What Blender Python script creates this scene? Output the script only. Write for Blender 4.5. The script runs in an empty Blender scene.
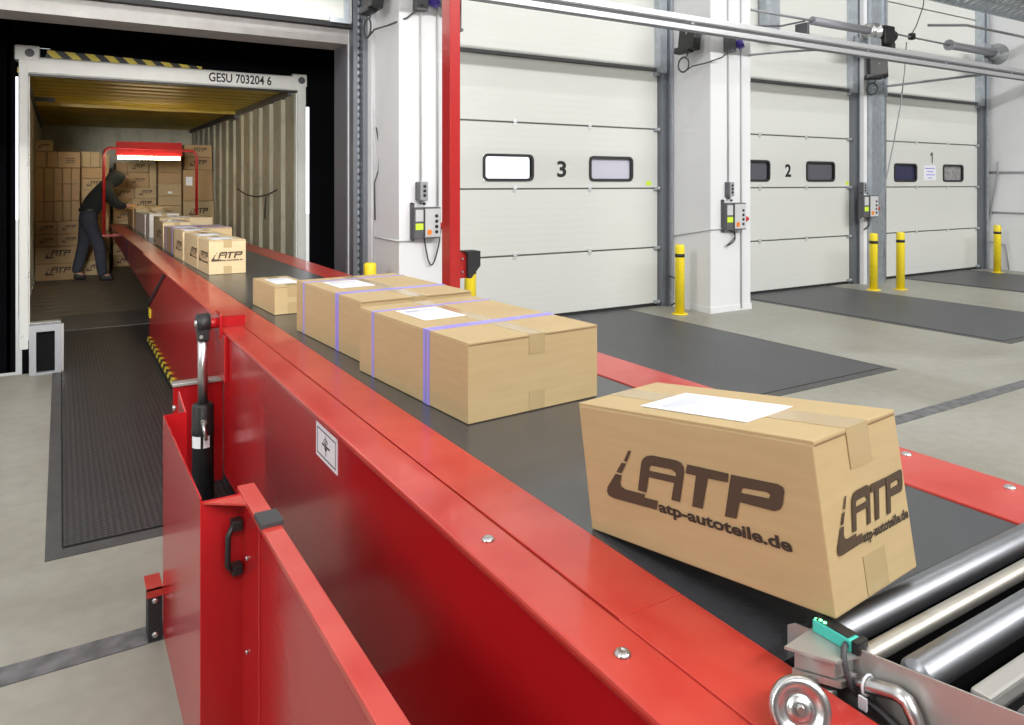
import bpy, bmesh, math, random
from mathutils import Vector, Matrix, Euler

random.seed(7)
S = bpy.context.scene
COL = S.collection
# ------------------------------------------------------------------ camera
CAM_H = 1.3
YAW = math.atan2(452.0, 740.0)
cd = bpy.data.cameras.new('camera')
cam = bpy.data.objects.new('camera', cd)
COL.objects.link(cam)
cam.location = (0, 0, CAM_H)
cam.rotation_euler = (math.pi / 2, 0, -YAW)
cd.sensor_width = 36
cd.lens = 740.0 / 1024 * 36
cd.shift_y = -(362.5 - 183) / 1024
cd.clip_start = .02
S.camera = cam
# ------------------------------------------------------------------ world, light, exposure
w = bpy.data.worlds.new('daylight')
S.world = w
w.use_nodes = True
w.node_tree.nodes['Background'].inputs[0].default_value = (.93, .96, 1, 1)
w.node_tree.nodes['Background'].inputs[1].default_value = 2.2
S.view_settings.view_transform = 'Standard'
S.view_settings.look = 'None'
S.view_settings.gamma = 1
S.view_settings.use_curve_mapping = False
S.view_settings.exposure = -0.2
S.cycles.use_denoising = True
S.cycles.max_bounces = 8
S.cycles.sample_clamp_indirect = 6


def area(name, loc, target, sx, sy, power, color=(1, 1, 1)):
    l = bpy.data.lights.new(name, 'AREA')
    l.shape = 'RECTANGLE'; l.size = sx; l.size_y = sy
    l.energy = power; l.color = color
    o = bpy.data.objects.new(name, l)
    COL.objects.link(o)
    o.location = loc
    o.rotation_euler = (Vector(target) - Vector(loc)).to_track_quat('-Z', 'Y').to_euler()
    return o


area('hall_light_row', (5, -6.6, 7.05), (5, 5.5, 1.5), 18, .3, 1700, (1, .99, .97))
area('hall_light_middle', (5, -2.5, 7.1), (5, -2.5, 0), 20, .35, 420, (1, .985, .96))
area('hall_light_front', (5, 2.2, 7.1), (5, 2.2, 0), 20, .35, 260, (1, .985, .96))
area('left_fill_light', (-9, 1, 6.8), (0, 1.5, .3), .5, 9, 1000, (1, .985, .96))  # added fill, brightens the left-facing red panels and cartons
pl_ = area('container_fill_light', (-1.2, -2.2, 2.2), (1.0, 8.4, 1.9), 1.0, 1.0, 36, (1, .98, .95))  # invented fill lamp, lifts the container front and interior
pl_.data.spread = .6


# ------------------------------------------------------------------ materials
def mat(name, col, rough=.5, metal=0., coat=0., noise=None, bump=None, emit=None, spec=None):
    """noise=(scale, other colour, amount, detail)  bump=(scale, strength, dist)"""
    m = bpy.data.materials.new(name)
    m.use_nodes = True
    nt = m.node_tree
    b = nt.nodes['Principled BSDF']
    b.inputs['Base Color'].default_value = (*col, 1)
    b.inputs['Roughness'].default_value = rough
    b.inputs['Metallic'].default_value = metal
    b.inputs['Coat Weight'].default_value = coat
    b.inputs['Coat Roughness'].default_value = .06
    if spec is not None:
        b.inputs['Specular IOR Level'].default_value = spec
    if emit:
        b.inputs['Emission Color'].default_value = (*emit[0], 1)
        b.inputs['Emission Strength'].default_value = emit[1]
    tc = nt.nodes.new('ShaderNodeTexCoord')
    if noise:
        n = nt.nodes.new('ShaderNodeTexNoise')
        n.inputs['Scale'].default_value = noise[0]
        n.inputs['Detail'].default_value = noise[3] if len(noise) > 3 else 6
        r = nt.nodes.new('ShaderNodeValToRGB')
        r.color_ramp.elements[0].position = .5 - noise[2] / 2
        r.color_ramp.elements[1].position = .5 + noise[2] / 2
        r.color_ramp.elements[0].color = (*col, 1)
        r.color_ramp.elements[1].color = (*noise[1], 1)
        nt.links.new(tc.outputs['Object'], n.inputs['Vector'])
        nt.links.new(n.outputs['Fac'], r.inputs['Fac'])
        nt.links.new(r.outputs['Color'], b.inputs['Base Color'])
    if bump:
        n = nt.nodes.new('ShaderNodeTexNoise')
        n.inputs['Scale'].default_value = bump[0]
        bp = nt.nodes.new('ShaderNodeBump')
        bp.inputs['Strength'].default_value = bump[1]
        bp.inputs['Distance'].default_value = bump[2]
        nt.links.new(tc.outputs['Object'], n.inputs['Vector'])
        nt.links.new(n.outputs['Fac'], bp.inputs['Height'])
        nt.links.new(bp.outputs['Normal'], b.inputs['Normal'])
    return m


def nodes(m):
    return m.node_tree.nodes, m.node_tree.links, m.node_tree.nodes['Principled BSDF']


M = {}
M['red'] = mat('red_paint', (.42, .010, .013), .2, coat=.08, noise=(5, (.38, .009, .012), .5), spec=.38)
M['redtop'] = mat('red_paint_scuffed_sheen', (.44, .022, .016), .33, coat=.3, noise=(9, (.50, .05, .035), .35, 10))  # scuffed; paler colour also carries the ceiling reflection on top faces
M['red2'] = mat('red_post_paint', (.42, .014, .014), .3, coat=.3)
M['white'] = mat('white_wall', (.76, .77, .79), .65, noise=(1.5, (.70, .71, .73), .6), bump=(60, .05, .002))
M['door'] = mat('door_skin', (.66, .67, .64), .45)
M['steel'] = mat('galvanised_steel', (.42, .46, .50), .4, .7, noise=(14, (.55, .59, .64), .4))
M['alu'] = mat('aluminium', (.78, .79, .81), .4, .7)
M['chrome'] = mat('zinc_plated', (.58, .58, .58), .3, 1.)
M['roller'] = mat('roller_steel', (.30, .31, .335), .40, 1.)
M['roller2'] = mat('roller_worn', (.50, .48, .43), .42, .9, noise=(30, (.42, .40, .36), .4))
M['plate'] = mat('sheet_metal', (.46, .45, .43), .42, .6)
M['black'] = mat('black_plastic', (.012, .012, .013), .45)
M['rubber'] = mat('black_rubber', (.02, .02, .022), .8)
M['shelter'] = mat('shelter_fabric', (.004, .004, .005), .95, spec=.05)
M['jamb'] = mat('grey_jamb', (.11, .11, .125), .6)
M['lintel'] = mat('concrete_lintel', (.38, .37, .36), .8, noise=(8, (.30, .29, .28), .5))
M['grey'] = mat('grey_plastic', (.30, .31, .33), .5)
M['dgrey'] = mat('dark_grey_plastic', (.10, .10, .11), .5)
M['panelgrey'] = mat('switch_face', (.56, .57, .58), .4)
M['yellow'] = mat('yellow_paint', (.86, .68, .02), .4, coat=.2)
M['lime'] = mat('lime_sticker', (.62, .85, .05), .5)
M['orange'] = mat('orange_switch', (.85, .22, .02), .5)
M['plug'] = mat('red_plug', (.55, .02, .02), .4)
M['blueplug'] = mat('violet_plug', (.06, .03, .35), .4)
M['paper'] = mat('paper_label', (.86, .88, .93), .35)
M['print'] = mat('brown_print', (.065, .040, .022), .7)
M['print2'] = mat('dark_print', (.035, .022, .014), .7)
M['inkblack'] = mat('black_lettering', (.012, .012, .014), .6)
M['tape'] = mat('packing_tape', (.43, .320, .163), .25, coat=.25)
M['strap'] = mat('violet_strap', (.30, .27, .78), .3)
M['teal'] = mat('teal_plastic', (.06, .50, .42), .4)
M['cable'] = mat('grey_cable', (.05, .05, .055), .5)
M['tie'] = mat('white_cable_tie', (.75, .78, .82), .5)
M['led'] = mat('green_led', (.1, .9, .3), .3, emit=((.2, 1, .35), 3.5))
M['tube'] = mat('fluorescent_tube', (1, 1, 1), .3, emit=((1, .84, .50), 34))
M['tracks'] = mat('perforated_track', (.20, .215, .24), .4, .6)
M['duct'] = mat('spring_tube', (.34, .34, .38), .55, .3)
M['cream'] = mat('container_white', (.76, .76, .72), .5, noise=(7, (.82, .82, .78), .5))
M['glass_dark'] = mat('tinted_pane', (.12, .12, .14), .12)
M['glass_blue'] = mat('blue_pane', (.035, .035, .09), .1)
M['glass_pale'] = mat('pale_pane', (.62, .61, .72), .2)
M['glass_street'] = mat('grey_pane', (.22, .21, .22), .15, noise=(14, (.36, .35, .36), .3))
M['trouser'] = mat('work_trousers', (.032, .036, .05), .9, noise=(20, (.045, .05, .068), .4))
M['jacket'] = mat('dark_jacket', (.012, .015, .014), .9)
M['skin'] = mat('skin', (.45, .26, .18), .6)
M['glove'] = mat('yellow_glove', (.55, .30, .05), .8)
M['shoe'] = mat('black_shoe', (.015, .015, .017), .6)
M['seam'] = mat('seam_gasket', (.10, .10, .09), .7)
M['frame'] = mat('window_gasket', (.022, .022, .025), .5)
M['clip'] = mat('grey_rubber', (.045, .045, .048), .7)
M['pit'] = mat('dark_interior', (.008, .008, .009), .9, spec=.1)
# clear window pane
m = mat('clear_pane', (1, 1, 1), .0)
n_, l_, b_ = nodes(m)
b_.inputs['Transmission Weight'].default_value = 1
b_.inputs['IOR'].default_value = 1.02
M['glass_clear'] = m


def coordsep(nt):
    tc = nt.nodes.new('ShaderNodeTexCoord')
    sp = nt.nodes.new('ShaderNodeSeparateXYZ')
    nt.links.new(tc.outputs['Object'], sp.inputs[0])
    return tc, sp


def mathn(nt, op, a, b=None):
    n = nt.nodes.new('ShaderNodeMath'); n.operation = op
    for i, v in enumerate((a, b)):
        if v is None: continue
        if isinstance(v, (int, float)): n.inputs[i].default_value = v
        else: nt.links.new(v, n.inputs[i])
    return n.outputs[0]


# concrete floor: pale beige-grey, blotched, faint polish
def concrete():
    m = mat('concrete_floor', (.36, .35, .31), .38, spec=.35)
    nt = m.node_tree; b = nt.nodes['Principled BSDF']
    tc = nt.nodes.new('ShaderNodeTexCoord')
    n1 = nt.nodes.new('ShaderNodeTexNoise'); n1.inputs['Scale'].default_value = .9; n1.inputs['Detail'].default_value = 8
    n1.inputs['Distortion'].default_value = .8
    n2 = nt.nodes.new('ShaderNodeTexNoise'); n2.inputs['Scale'].default_value = 14; n2.inputs['Detail'].default_value = 10
    r1 = nt.nodes.new('ShaderNodeValToRGB')
    r1.color_ramp.elements[0].position = .35; r1.color_ramp.elements[0].color = (.265, .258, .215, 1)
    r1.color_ramp.elements[1].position = .65; r1.color_ramp.elements[1].color = (.345, .340, .300, 1)
    mx = nt.nodes.new('ShaderNodeMix'); mx.data_type = 'RGBA'; mx.blend_type = 'MULTIPLY'; mx.inputs[0].default_value = .35
    r2 = nt.nodes.new('ShaderNodeValToRGB')
    r2.color_ramp.elements[0].position = .3; r2.color_ramp.elements[0].color = (.7, .7, .66, 1)
    r2.color_ramp.elements[1].position = .6; r2.color_ramp.elements[1].color = (1, 1, 1, 1)
    for n in (n1, n2): nt.links.new(tc.outputs['Object'], n.inputs['Vector'])
    nt.links.new(n1.outputs['Fac'], r1.inputs[0]); nt.links.new(n2.outputs['Fac'], r2.inputs[0])
    nt.links.new(r1.outputs[0], mx.inputs[6]); nt.links.new(r2.outputs[0], mx.inputs[7])
    nt.links.new(mx.outputs[2], b.inputs['Base Color'])
    rr = nt.nodes.new('ShaderNodeMapRange')
    rr.inputs[3].default_value = .3; rr.inputs[4].default_value = .5
    nt.links.new(n1.outputs['Fac'], rr.inputs[0]); nt.links.new(rr.outputs[0], b.inputs['Roughness'])
    return m


M['concrete'] = concrete()


# tread plate: raised lozenges in alternating directions
def tread(name, c1, c2, rough=.45):
    m = mat(name, c1, rough, .1)
    nt = m.node_tree; b = nt.nodes['Principled BSDF']
    tc, sp = coordsep(nt)
    k = math.pi / .022
    a = mathn(nt, 'ADD', sp.outputs[0], sp.outputs[1]); c = mathn(nt, 'SUBTRACT', sp.outputs[0], sp.outputs[1])
    sa = mathn(nt, 'SINE', mathn(nt, 'MULTIPLY', a, k)); sc = mathn(nt, 'SINE', mathn(nt, 'MULTIPLY', c, k))
    pr = mathn(nt, 'MULTIPLY', sa, sc)
    r = nt.nodes.new('ShaderNodeValToRGB')
    r.color_ramp.elements[0].position = .35; r.color_ramp.elements[0].color = (*c1, 1)
    r.color_ramp.elements[1].position = .8; r.color_ramp.elements[1].color = (*c2, 1)
    nt.links.new(pr, r.inputs[0])
    n1 = nt.nodes.new('ShaderNodeTexNoise'); n1.inputs['Scale'].default_value = 2.2; n1.inputs['Detail'].default_value = 7
    nt.links.new(tc.outputs['Object'], n1.inputs['Vector'])
    mr = nt.nodes.new('ShaderNodeMapRange'); mr.inputs[3].default_value = .78; mr.inputs[4].default_value = 1.2
    nt.links.new(n1.outputs['Fac'], mr.inputs[0])
    mx = nt.nodes.new('ShaderNodeVectorMath'); mx.operation = 'SCALE'
    nt.links.new(r.outputs[0], mx.inputs[0]); nt.links.new(mr.outputs[0], mx.inputs['Scale'])
    nt.links.new(mx.outputs[0], b.inputs['Base Color'])
    bp = nt.nodes.new('ShaderNodeBump'); bp.inputs['Strength'].default_value = .5; bp.inputs['Distance'].default_value = .002
    nt.links.new(pr, bp.inputs['Height']); nt.links.new(bp.outputs[0], b.inputs['Normal'])
    return m


M['tread'] = tread('tread_plate', (.062, .064, .070), (.125, .128, .135))
M['treaddark'] = tread('worn_tread_plate', (.030, .030, .032), (.080, .080, .080))
M['edge'] = mat('plate_frame_steel', (.10, .10, .10), .5, .2, noise=(10, (.06, .06, .06), .5))
M['lip'] = mat('lip_steel', (.085, .085, .075), .5, .2, noise=(6, (.12, .115, .10), .6))
M['joint'] = mat('worn_joint_steel', (.075, .075, .08), .45, .2, noise=(18, (.20, .20, .21), .45, 10))
M['belt'] = mat('conveyor_belt', (.036, .038, .044), .27, spec=.8, noise=(4, (.050, .053, .060), .6), bump=(300, .08, .001))
M['wood'] = mat('container_floor_wood', (.13, .11, .08), .6, noise=(5, (.19, .165, .12), .6))


def carton_mat(name, c1, c2):
    m = mat(name, c1, .62)
    nt = m.node_tree; b = nt.nodes['Principled BSDF']
    tc = nt.nodes.new('ShaderNodeTexCoord')
    n1 = nt.nodes.new('ShaderNodeTexNoise'); n1.inputs['Scale'].default_value = 7; n1.inputs['Detail'].default_value = 9
    mp = nt.nodes.new('ShaderNodeMapping'); mp.inputs['Scale'].default_value = (1, 1, 9)
    nt.links.new(tc.outputs['Object'], mp.inputs[0]); nt.links.new(mp.outputs[0], n1.inputs['Vector'])
    r = nt.nodes.new('ShaderNodeValToRGB')
    r.color_ramp.elements[0].position = .35; r.color_ramp.elements[0].color = (*c1, 1)
    r.color_ramp.elements[1].position = .7; r.color_ramp.elements[1].color = (*c2, 1)
    nt.links.new(n1.outputs['Fac'], r.inputs[0]); nt.links.new(r.outputs[0], b.inputs['Base Color'])
    return m


M['carton'] = carton_mat('brown_cardboard', (.455, .335, .17), (.49, .362, .188))
M['carton2'] = carton_mat('light_cardboard', (.56, .43, .245), (.60, .47, .28))
M['carton3'] = carton_mat('darker_cardboard', (.40, .25, .11), (.45, .29, .13))
M['cartonw'] = carton_mat('whitish_cardboard', (.62, .58, .52), (.70, .66, .60))
M['flapedge'] = mat('cardboard_cut_edge', (.22, .13, .06), .9)


def door_skin():
    m = M['door']; nt = m.node_tree; b = nt.nodes['Principled BSDF']
    tc, sp = coordsep(nt)
    s = mathn(nt, 'SINE', mathn(nt, 'MULTIPLY', sp.outputs[2], 2 * math.pi / .062))
    bp = nt.nodes.new('ShaderNodeBump'); bp.inputs['Strength'].default_value = .07; bp.inputs['Distance'].default_value = .002
    nt.links.new(s, bp.inputs['Height']); nt.links.new(bp.outputs[0], b.inputs['Normal'])


door_skin()


def stripes():
    m = mat('warning_stripes', (.8, .62, .02), .5)
    nt = m.node_tree; b = nt.nodes['Principled BSDF']
    tc, sp = coordsep(nt)
    a = mathn(nt, 'ADD', mathn(nt, 'ADD', sp.outputs[0], sp.outputs[1]), sp.outputs[2])
    s = mathn(nt, 'SINE', mathn(nt, 'MULTIPLY', a, 2 * math.pi / .16))
    g = mathn(nt, 'GREATER_THAN', s, 0.)
    r = nt.nodes.new('ShaderNodeValToRGB'); r.color_ramp.interpolation = 'CONSTANT'
    r.color_ramp.elements[0].color = (.015, .015, .015, 1)
    r.color_ramp.elements[1].position = .5; r.color_ramp.elements[1].color = (.62, .48, .04, 1)
    nt.links.new(g, r.inputs[0]); nt.links.new(r.outputs[0], b.inputs['Base Color'])
    return m


M['stripes'] = stripes()


def dirty(name, base, dirt, s=3., lo=.5, hi=.7):
    m = mat(name, base, .55)
    nt = m.node_tree; b = nt.nodes['Principled BSDF']
    tc = nt.nodes.new('ShaderNodeTexCoord')
    mp = nt.nodes.new('ShaderNodeMapping'); mp.inputs['Scale'].default_value = (1, 1, .6)
    n1 = nt.nodes.new('ShaderNodeTexNoise'); n1.inputs['Scale'].default_value = s; n1.inputs['Detail'].default_value = 12
    n1.inputs['Roughness'].default_value = .7
    nt.links.new(tc.outputs['Object'], mp.inputs[0]); nt.links.new(mp.outputs[0], n1.inputs['Vector'])
    r = nt.nodes.new('ShaderNodeValToRGB')
    r.color_ramp.elements[0].position = lo; r.color_ramp.elements[0].color = (*base, 1)
    r.color_ramp.elements[1].position = hi; r.color_ramp.elements[1].color = (*dirt, 1)
    nt.links.new(n1.outputs['Fac'], r.inputs[0]); nt.links.new(r.outputs[0], b.inputs['Base Color'])
    return m


M['corr'] = dirty('container_wall_paint', (.50, .48, .36), (.22, .20, .14), 5, .5, .8)
M['postrust'] = dirty('chipped_post_paint', (.78, .78, .73), (.14, .07, .03), 9, .60, .66)
M['roof'] = mat('ochre_roof_paint', (.58, .42, .03), .4, noise=(3, (.42, .29, .03), .5))


# ------------------------------------------------------------------ mesh helpers
class MB:
    def __init__(s):
        s.bm = bmesh.new(); s.mi = 0

    def face(s, pts):
        f = s.bm.faces.new([s.bm.verts.new(p) for p in pts]); f.material_index = s.mi
        return f

    def box(s, x0, x1, y0, y1, z0, z1, bev=0, rot=None):
        r = bmesh.ops.create_cube(s.bm, size=1)
        vs = r['verts']
        for v in vs:
            v.co = Vector(((x0 + x1) / 2 + v.co.x * (x1 - x0), (y0 + y1) / 2 + v.co.y * (y1 - y0), (z0 + z1) / 2 + v.co.z * (z1 - z0)))
        fs = set(f for v in vs for f in v.link_faces)
        for f in fs: f.material_index = s.mi
        if bev:
            es = list(set(e for v in vs for e in v.link_edges))
            g = bmesh.ops.bevel(s.bm, geom=es, offset=bev, segments=2, affect='EDGES', profile=.6)
            for f in g['faces']: f.material_index = s.mi
        return s

    def prism(s, pts, axis, a, b):
        """closed 2D outline pts extruded along axis from a to b (other two axes in xyz order)"""
        def p3(p, t):
            q = list(p); q.insert(axis, t); return q
        A = [s.bm.verts.new(p3(p, a)) for p in pts]
        B = [s.bm.verts.new(p3(p, b)) for p in pts]
        n = len(pts)
        for f in ([A[::-1], B] + [[A[i], A[(i + 1) % n], B[(i + 1) % n], B[i]] for i in range(n)]):
            f = s.bm.faces.new(f); f.material_index = s.mi
        return s

    def tube(s, pts, r, seg=10, closed=False):
        pts = [Vector(p) for p in pts]
        rs = r if isinstance(r, (list, tuple)) else [r] * len(pts)
        rings = []
        up = None
        n = len(pts)
        for i, p in enumerate(pts):
            if closed: d = pts[(i + 1) % n] - pts[i - 1]
            elif i == 0: d = pts[1] - p
            elif i == n - 1: d = p - pts[i - 1]
            else: d = (pts[i + 1] - p).normalized() + (p - pts[i - 1]).normalized()
            d.normalize()
            if up is None:
                up = d.orthogonal().normalized()
            else:
                up = (up - d * up.dot(d))
                up = up.normalized() if up.length > 1e-6 else d.orthogonal().normalized()
            si = d.cross(up)
            rings.append([s.bm.verts.new(p + (up * math.cos(2 * math.pi * k / seg) + si * math.sin(2 * math.pi * k / seg)) * rs[i]) for k in range(seg)])
        m = n if closed else n - 1
        for i in range(m):
            a, b = rings[i], rings[(i + 1) % n]
            for k in range(seg):
                f = s.bm.faces.new([a[k], a[(k + 1) % seg], b[(k + 1) % seg], b[k]]); f.material_index = s.mi; f.smooth = True
        if not closed:
            for rg in (rings[0][::-1], rings[-1]):
                f = s.bm.faces.new(rg); f.material_index = s.mi
        return s

    def lathe(s, prof, c, axis='z', seg=24):
        """prof [(r, h)] from one end to the other, about an axis through c"""
        rings = []
        for r, h in prof:
            rg = []
            for k in range(seg):
                a = 2 * math.pi * k / seg
                u, v = r * math.cos(a), r * math.sin(a)
                q = {'z': (u, v, h), 'x': (h, u, v), 'y': (v, h, u)}[axis]
                rg.append(s.bm.verts.new(Vector(c) + Vector(q)))
            rings.append(rg)
        for a, b in zip(rings, rings[1:]):
            for k in range(seg):
                f = s.bm.faces.new([a[k], a[(k + 1) % seg], b[(k + 1) % seg], b[k]]); f.smooth = True; f.material_index = s.mi
        for rg, h in ((rings[0][::-1], 0), (rings[-1], 0)):
            f = s.bm.faces.new(rg); f.material_index = s.mi
        return s

    def flat(s, me, fn):
        """add a flat 2D mesh (verts, faces) with each (u, v) put in place by fn"""
        vs = [s.bm.verts.new(fn(u, v)) for u, v in me[0]]
        for f in me[1]:
            try:
                g = s.bm.faces.new([vs[i] for i in f]); g.material_index = s.mi
            except ValueError:
                pass
        return s


def wloc(o):
    v = Vector((0, 0, 0))
    while o is not None:
        v += o.location; o = o.parent
    return v


def obj(name, mb, mats, parent=None, local=False, origin=None, smooth=False):
    me = bpy.data.meshes.new(name)
    bm = mb.bm
    if not local:
        off = wloc(parent) if parent else Vector((0, 0, 0))
        if origin: off = off + Vector(origin)
        bmesh.ops.translate(bm, verts=bm.verts, vec=-off)
    bmesh.ops.recalc_face_normals(bm, faces=bm.faces)
    bm.to_mesh(me); bm.free()
    for m in (mats if isinstance(mats, (list, tuple)) else [mats]): me.materials.append(M[m])
    if smooth:
        for p in me.polygons: p.use_smooth = True
    o = bpy.data.objects.new(name, me)
    COL.objects.link(o)
    if parent: o.parent = parent
    if origin: o.location = origin
    return o


def tag(o, label, cat, group=None, kind=None):
    if label: o['label'] = label
    if cat: o['category'] = cat
    if group: o['group'] = group
    if kind: o['kind'] = kind
    return o


def thing(name, label, cat, loc, group=None, rot=None):
    o = bpy.data.objects.new(name, None)
    o.empty_display_size = .1
    COL.objects.link(o); o.location = loc
    if rot: o.rotation_euler = rot
    return tag(o, label, cat, group)


def struct(name, mb, mats, label=None, parent=None):
    o = obj(name, mb, mats, parent)
    if not parent:
        o['kind'] = 'structure'
        if label: o['label'] = label
    return o


def B(*a, **k):
    return MB().box(*a, **k)


def curve_mesh(cu):
    o = bpy.data.objects.new('t', cu); COL.objects.link(o)
    bpy.context.view_layer.update()
    me = bpy.data.meshes.new_from_object(o.evaluated_get(bpy.context.evaluated_depsgraph_get()))
    vs = [(v.co.x, v.co.y) for v in me.vertices]; fs = [tuple(p.vertices) for p in me.polygons]
    bpy.data.objects.remove(o); bpy.data.curves.remove(cu); bpy.data.meshes.remove(me)
    return vs, fs


def text_mesh(body, bold=0.):
    cu = bpy.data.curves.new('t', 'FONT'); cu.body = body; cu.size = 1; cu.offset = bold; cu.resolution_u = 3
    return curve_mesh(cu)


def norm(me):
    xs = [v[0] for v in me[0]]; ys = [v[1] for v in me[0]]
    x0, x1, y0, y1 = min(xs), max(xs), min(ys), max(ys)
    return [((x - x0) / (x1 - x0), (y - y0) / (y1 - y0)) for x, y in me[0]], me[1]


LOGO = dict(
    s1=[[(-.3422, .1509), (-.3355, .151), (-.3487, .1316), (-.3559, .1321)]],
    s2=[[(-.362, .1281), (-.3512, .1286), (-.3654, .1104), (-.3772, .1106)]],
    L=[[(-.3797, .1075), (-.3649, .1076), (-.3704, .095), (-.369, .0887), (-.3587, .0861), (-.3144, .0872), (-.3166, .082), (-.2869, .0828), (-.292, .0681), (-.3908, .0656), (-.4035, .068), (-.4067, .0734), (-.4039, .0814)]],
    A=[[(-.33, .0905), (-.3149, .1366), (-.3091, .1439), (-.2996, .1493), (-.2875, .1518), (-.2384, .1527), (-.2281, .1505), (-.2238, .1446), (-.2254, .1345), (-.2403, .0906), (-.2578, .0903), (-.2479, .1174), (-.3015, .1162), (-.3111, .0904)],
       [(-.2975, .132), (-.2929, .1353), (-.2502, .1367), (-.2416, .1331), (-.2424, .1281), (-.2988, .1267)]],
    T=[[(-.2164, .1503), (-.1395, .1504), (-.1437, .1376), (-.1792, .1367), (-.1966, .0904), (-.2166, .0896), (-.2016, .1364), (-.2222, .1365)]],
    P=[[(-.1357, .15), (-.0596, .1515), (-.0516, .1491), (-.0506, .1436), (-.0557, .1264), (-.061, .1185), (-.0705, .1144), (-.1266, .1143), (-.136, .0899), (-.1562, .0887)],
       [(-.1188, .1351), (-.0787, .1372), (-.0736, .1348), (-.0764, .1295), (-.122, .1279)]])


def logo_mesh():
    vs, fs = [], []
    for k, polys in LOGO.items():
        cu = bpy.data.curves.new('t', 'CURVE'); cu.dimensions = '2D'; cu.fill_mode = 'BOTH'
        for pl in polys:
            sp = cu.splines.new('POLY'); sp.points.add(len(pl) - 1)
            for i, p in enumerate(pl): sp.points[i].co = (p[0] * 10, p[1] * 10, 0, 1)
            sp.use_cyclic_u = True
        v, f = curve_mesh(cu)
        n = len(vs)
        vs += [((a / 10 + .4067) / .3567, (b / 10 - .0656) / .3567) for a, b in v]
        fs += [tuple(i + n for i in q) for q in f]
    return vs, fs


LOGO_ME = logo_mesh()                       # u 0..1, v 0..0.245
URL_ME = norm(text_mesh('atp-autoteile.de', .034))


def rings(cx, cz, r, turns, n=14, y=0., ax='y', k=.015):
    pts = []
    for i in range(int(turns * n) + 1):
        a = 2 * math.pi * i / n
        rr = r * (1 + .06 * math.sin(i * .9))
        pts.append((cx + rr * math.cos(a), y - k * i / n, cz + rr * math.sin(a)))
    return pts


# ================================================================== SETTING
XP = -.045
fl = MB()
fl.box(-14, XP, -16, 6.03, -.3, 0)
fl.box(1.68, 26, -16, 6.03, -.3, 0)
fl.box(XP, 1.68, -16, 3.0, -.3, 0); fl.box(XP, 1.68, 3.0, 6.03, -.3, -.05)
struct('floor', fl, 'concrete', 'pale polished concrete warehouse floor')
j = MB()
j.box(-14, 26, 2.315, 2.405, -.01, .003)
struct('trim_1', j, 'joint', 'worn dark steel joint strip set across the concrete floor')
YW = 5.97
struct('ceiling', B(-14, 26, -16, 6.3, 7.3, 7.5), 'white', 'hall ceiling')
struct('wall_left', B(-14.2, -14, -16, 6.3, -.3, 7.3), 'grey', 'far left hall wall')
struct('wall_far_right', B(26, 26.2, -16, 6.3, -.3, 7.3), 'white', 'far right hall wall')
struct('wall_behind', B(-14.2, 26.2, -16.2, -16, -.3, 7.3), 'white', 'hall wall behind the camera')
struct('ground', B(-30, 40, 6.3, 60, -1.3, -1.2), 'concrete', 'paved yard outside')
wl = MB()
for x0, x1, z0 in ((-14, -.6, 0), (-.6, 2.05, 2.455), (2.05, 2.82, 0), (2.82, 5.46, 2.5), (5.46, 6.1, 0), (6.1, 8.76, 2.5), (8.76, 9.38, 0), (9.38, 11.9, 2.5), (11.9, 26, 0)):
    wl.mi = 1 if x1 == 2.05 else 0
    if x1 == 2.05:
        wl.box(x0, x1, YW, 6.3, z0, 2.62); wl.mi = 0; z0 = 2.62
    wl.box(x0, x1, YW, 6.3, z0, 7.3)
struct('wall_back', wl, ['white', 'lintel'], 'white dock wall with the loading bay openings')
up = MB()
for x0, x1 in ((2.72, 5.385), (6.2, 8.70), (9.40, 11.84)):
    up.box(x0, x1, 5.9, YW, 2.515, 3.12); up.box(x0, x1, 5.915, YW, 3.12, 3.14)
    up.box(x0, x1, 5.9, YW, 3.14, 3.75); up.box(x0, x1, 5.9, YW, 3.77, 7.3)
struct('wall_upper', up, 'door', 'pale panelling above the dock doors')
for nm, x0, x1, lb in (('wall_pillar_left', 2.2, 2.72, 'white pillar behind the red post'), ('wall_pillar_middle', 5.52, 6.1, 'white pillar between doors 3 and 2'),
                       ('wall_right', 12.0, 12.6, 'white wall side at the right edge of the photo')):
    p = B(x0, x1, 5.25, YW, 0, 7.3, bev=.006)
    if x0 < 12: p.box(x0 - .008, x1 + .008, 5.242, YW, 0, .06)
    struct(nm, p, 'white', lb)
# shallow ledge left of the left pillar
struct('wall_recess', B(2.168, 2.2, 5.75, YW, 0, 7.3), 'white', 'white wall recess beside the open bay')
struct('trim_2', B(8.785, 8.86, 5.74, YW, 0, 7.3), 'white', 'narrow white pier between doors 2 and 1')
# grey jambs of the open bay
jb = MB(); jb.box(2.04, 2.052, 5.985, 6.31, 0, 2.455)
struct('trim_3', jb, 'jamb', 'grey reveal of the open loading bay')


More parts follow.
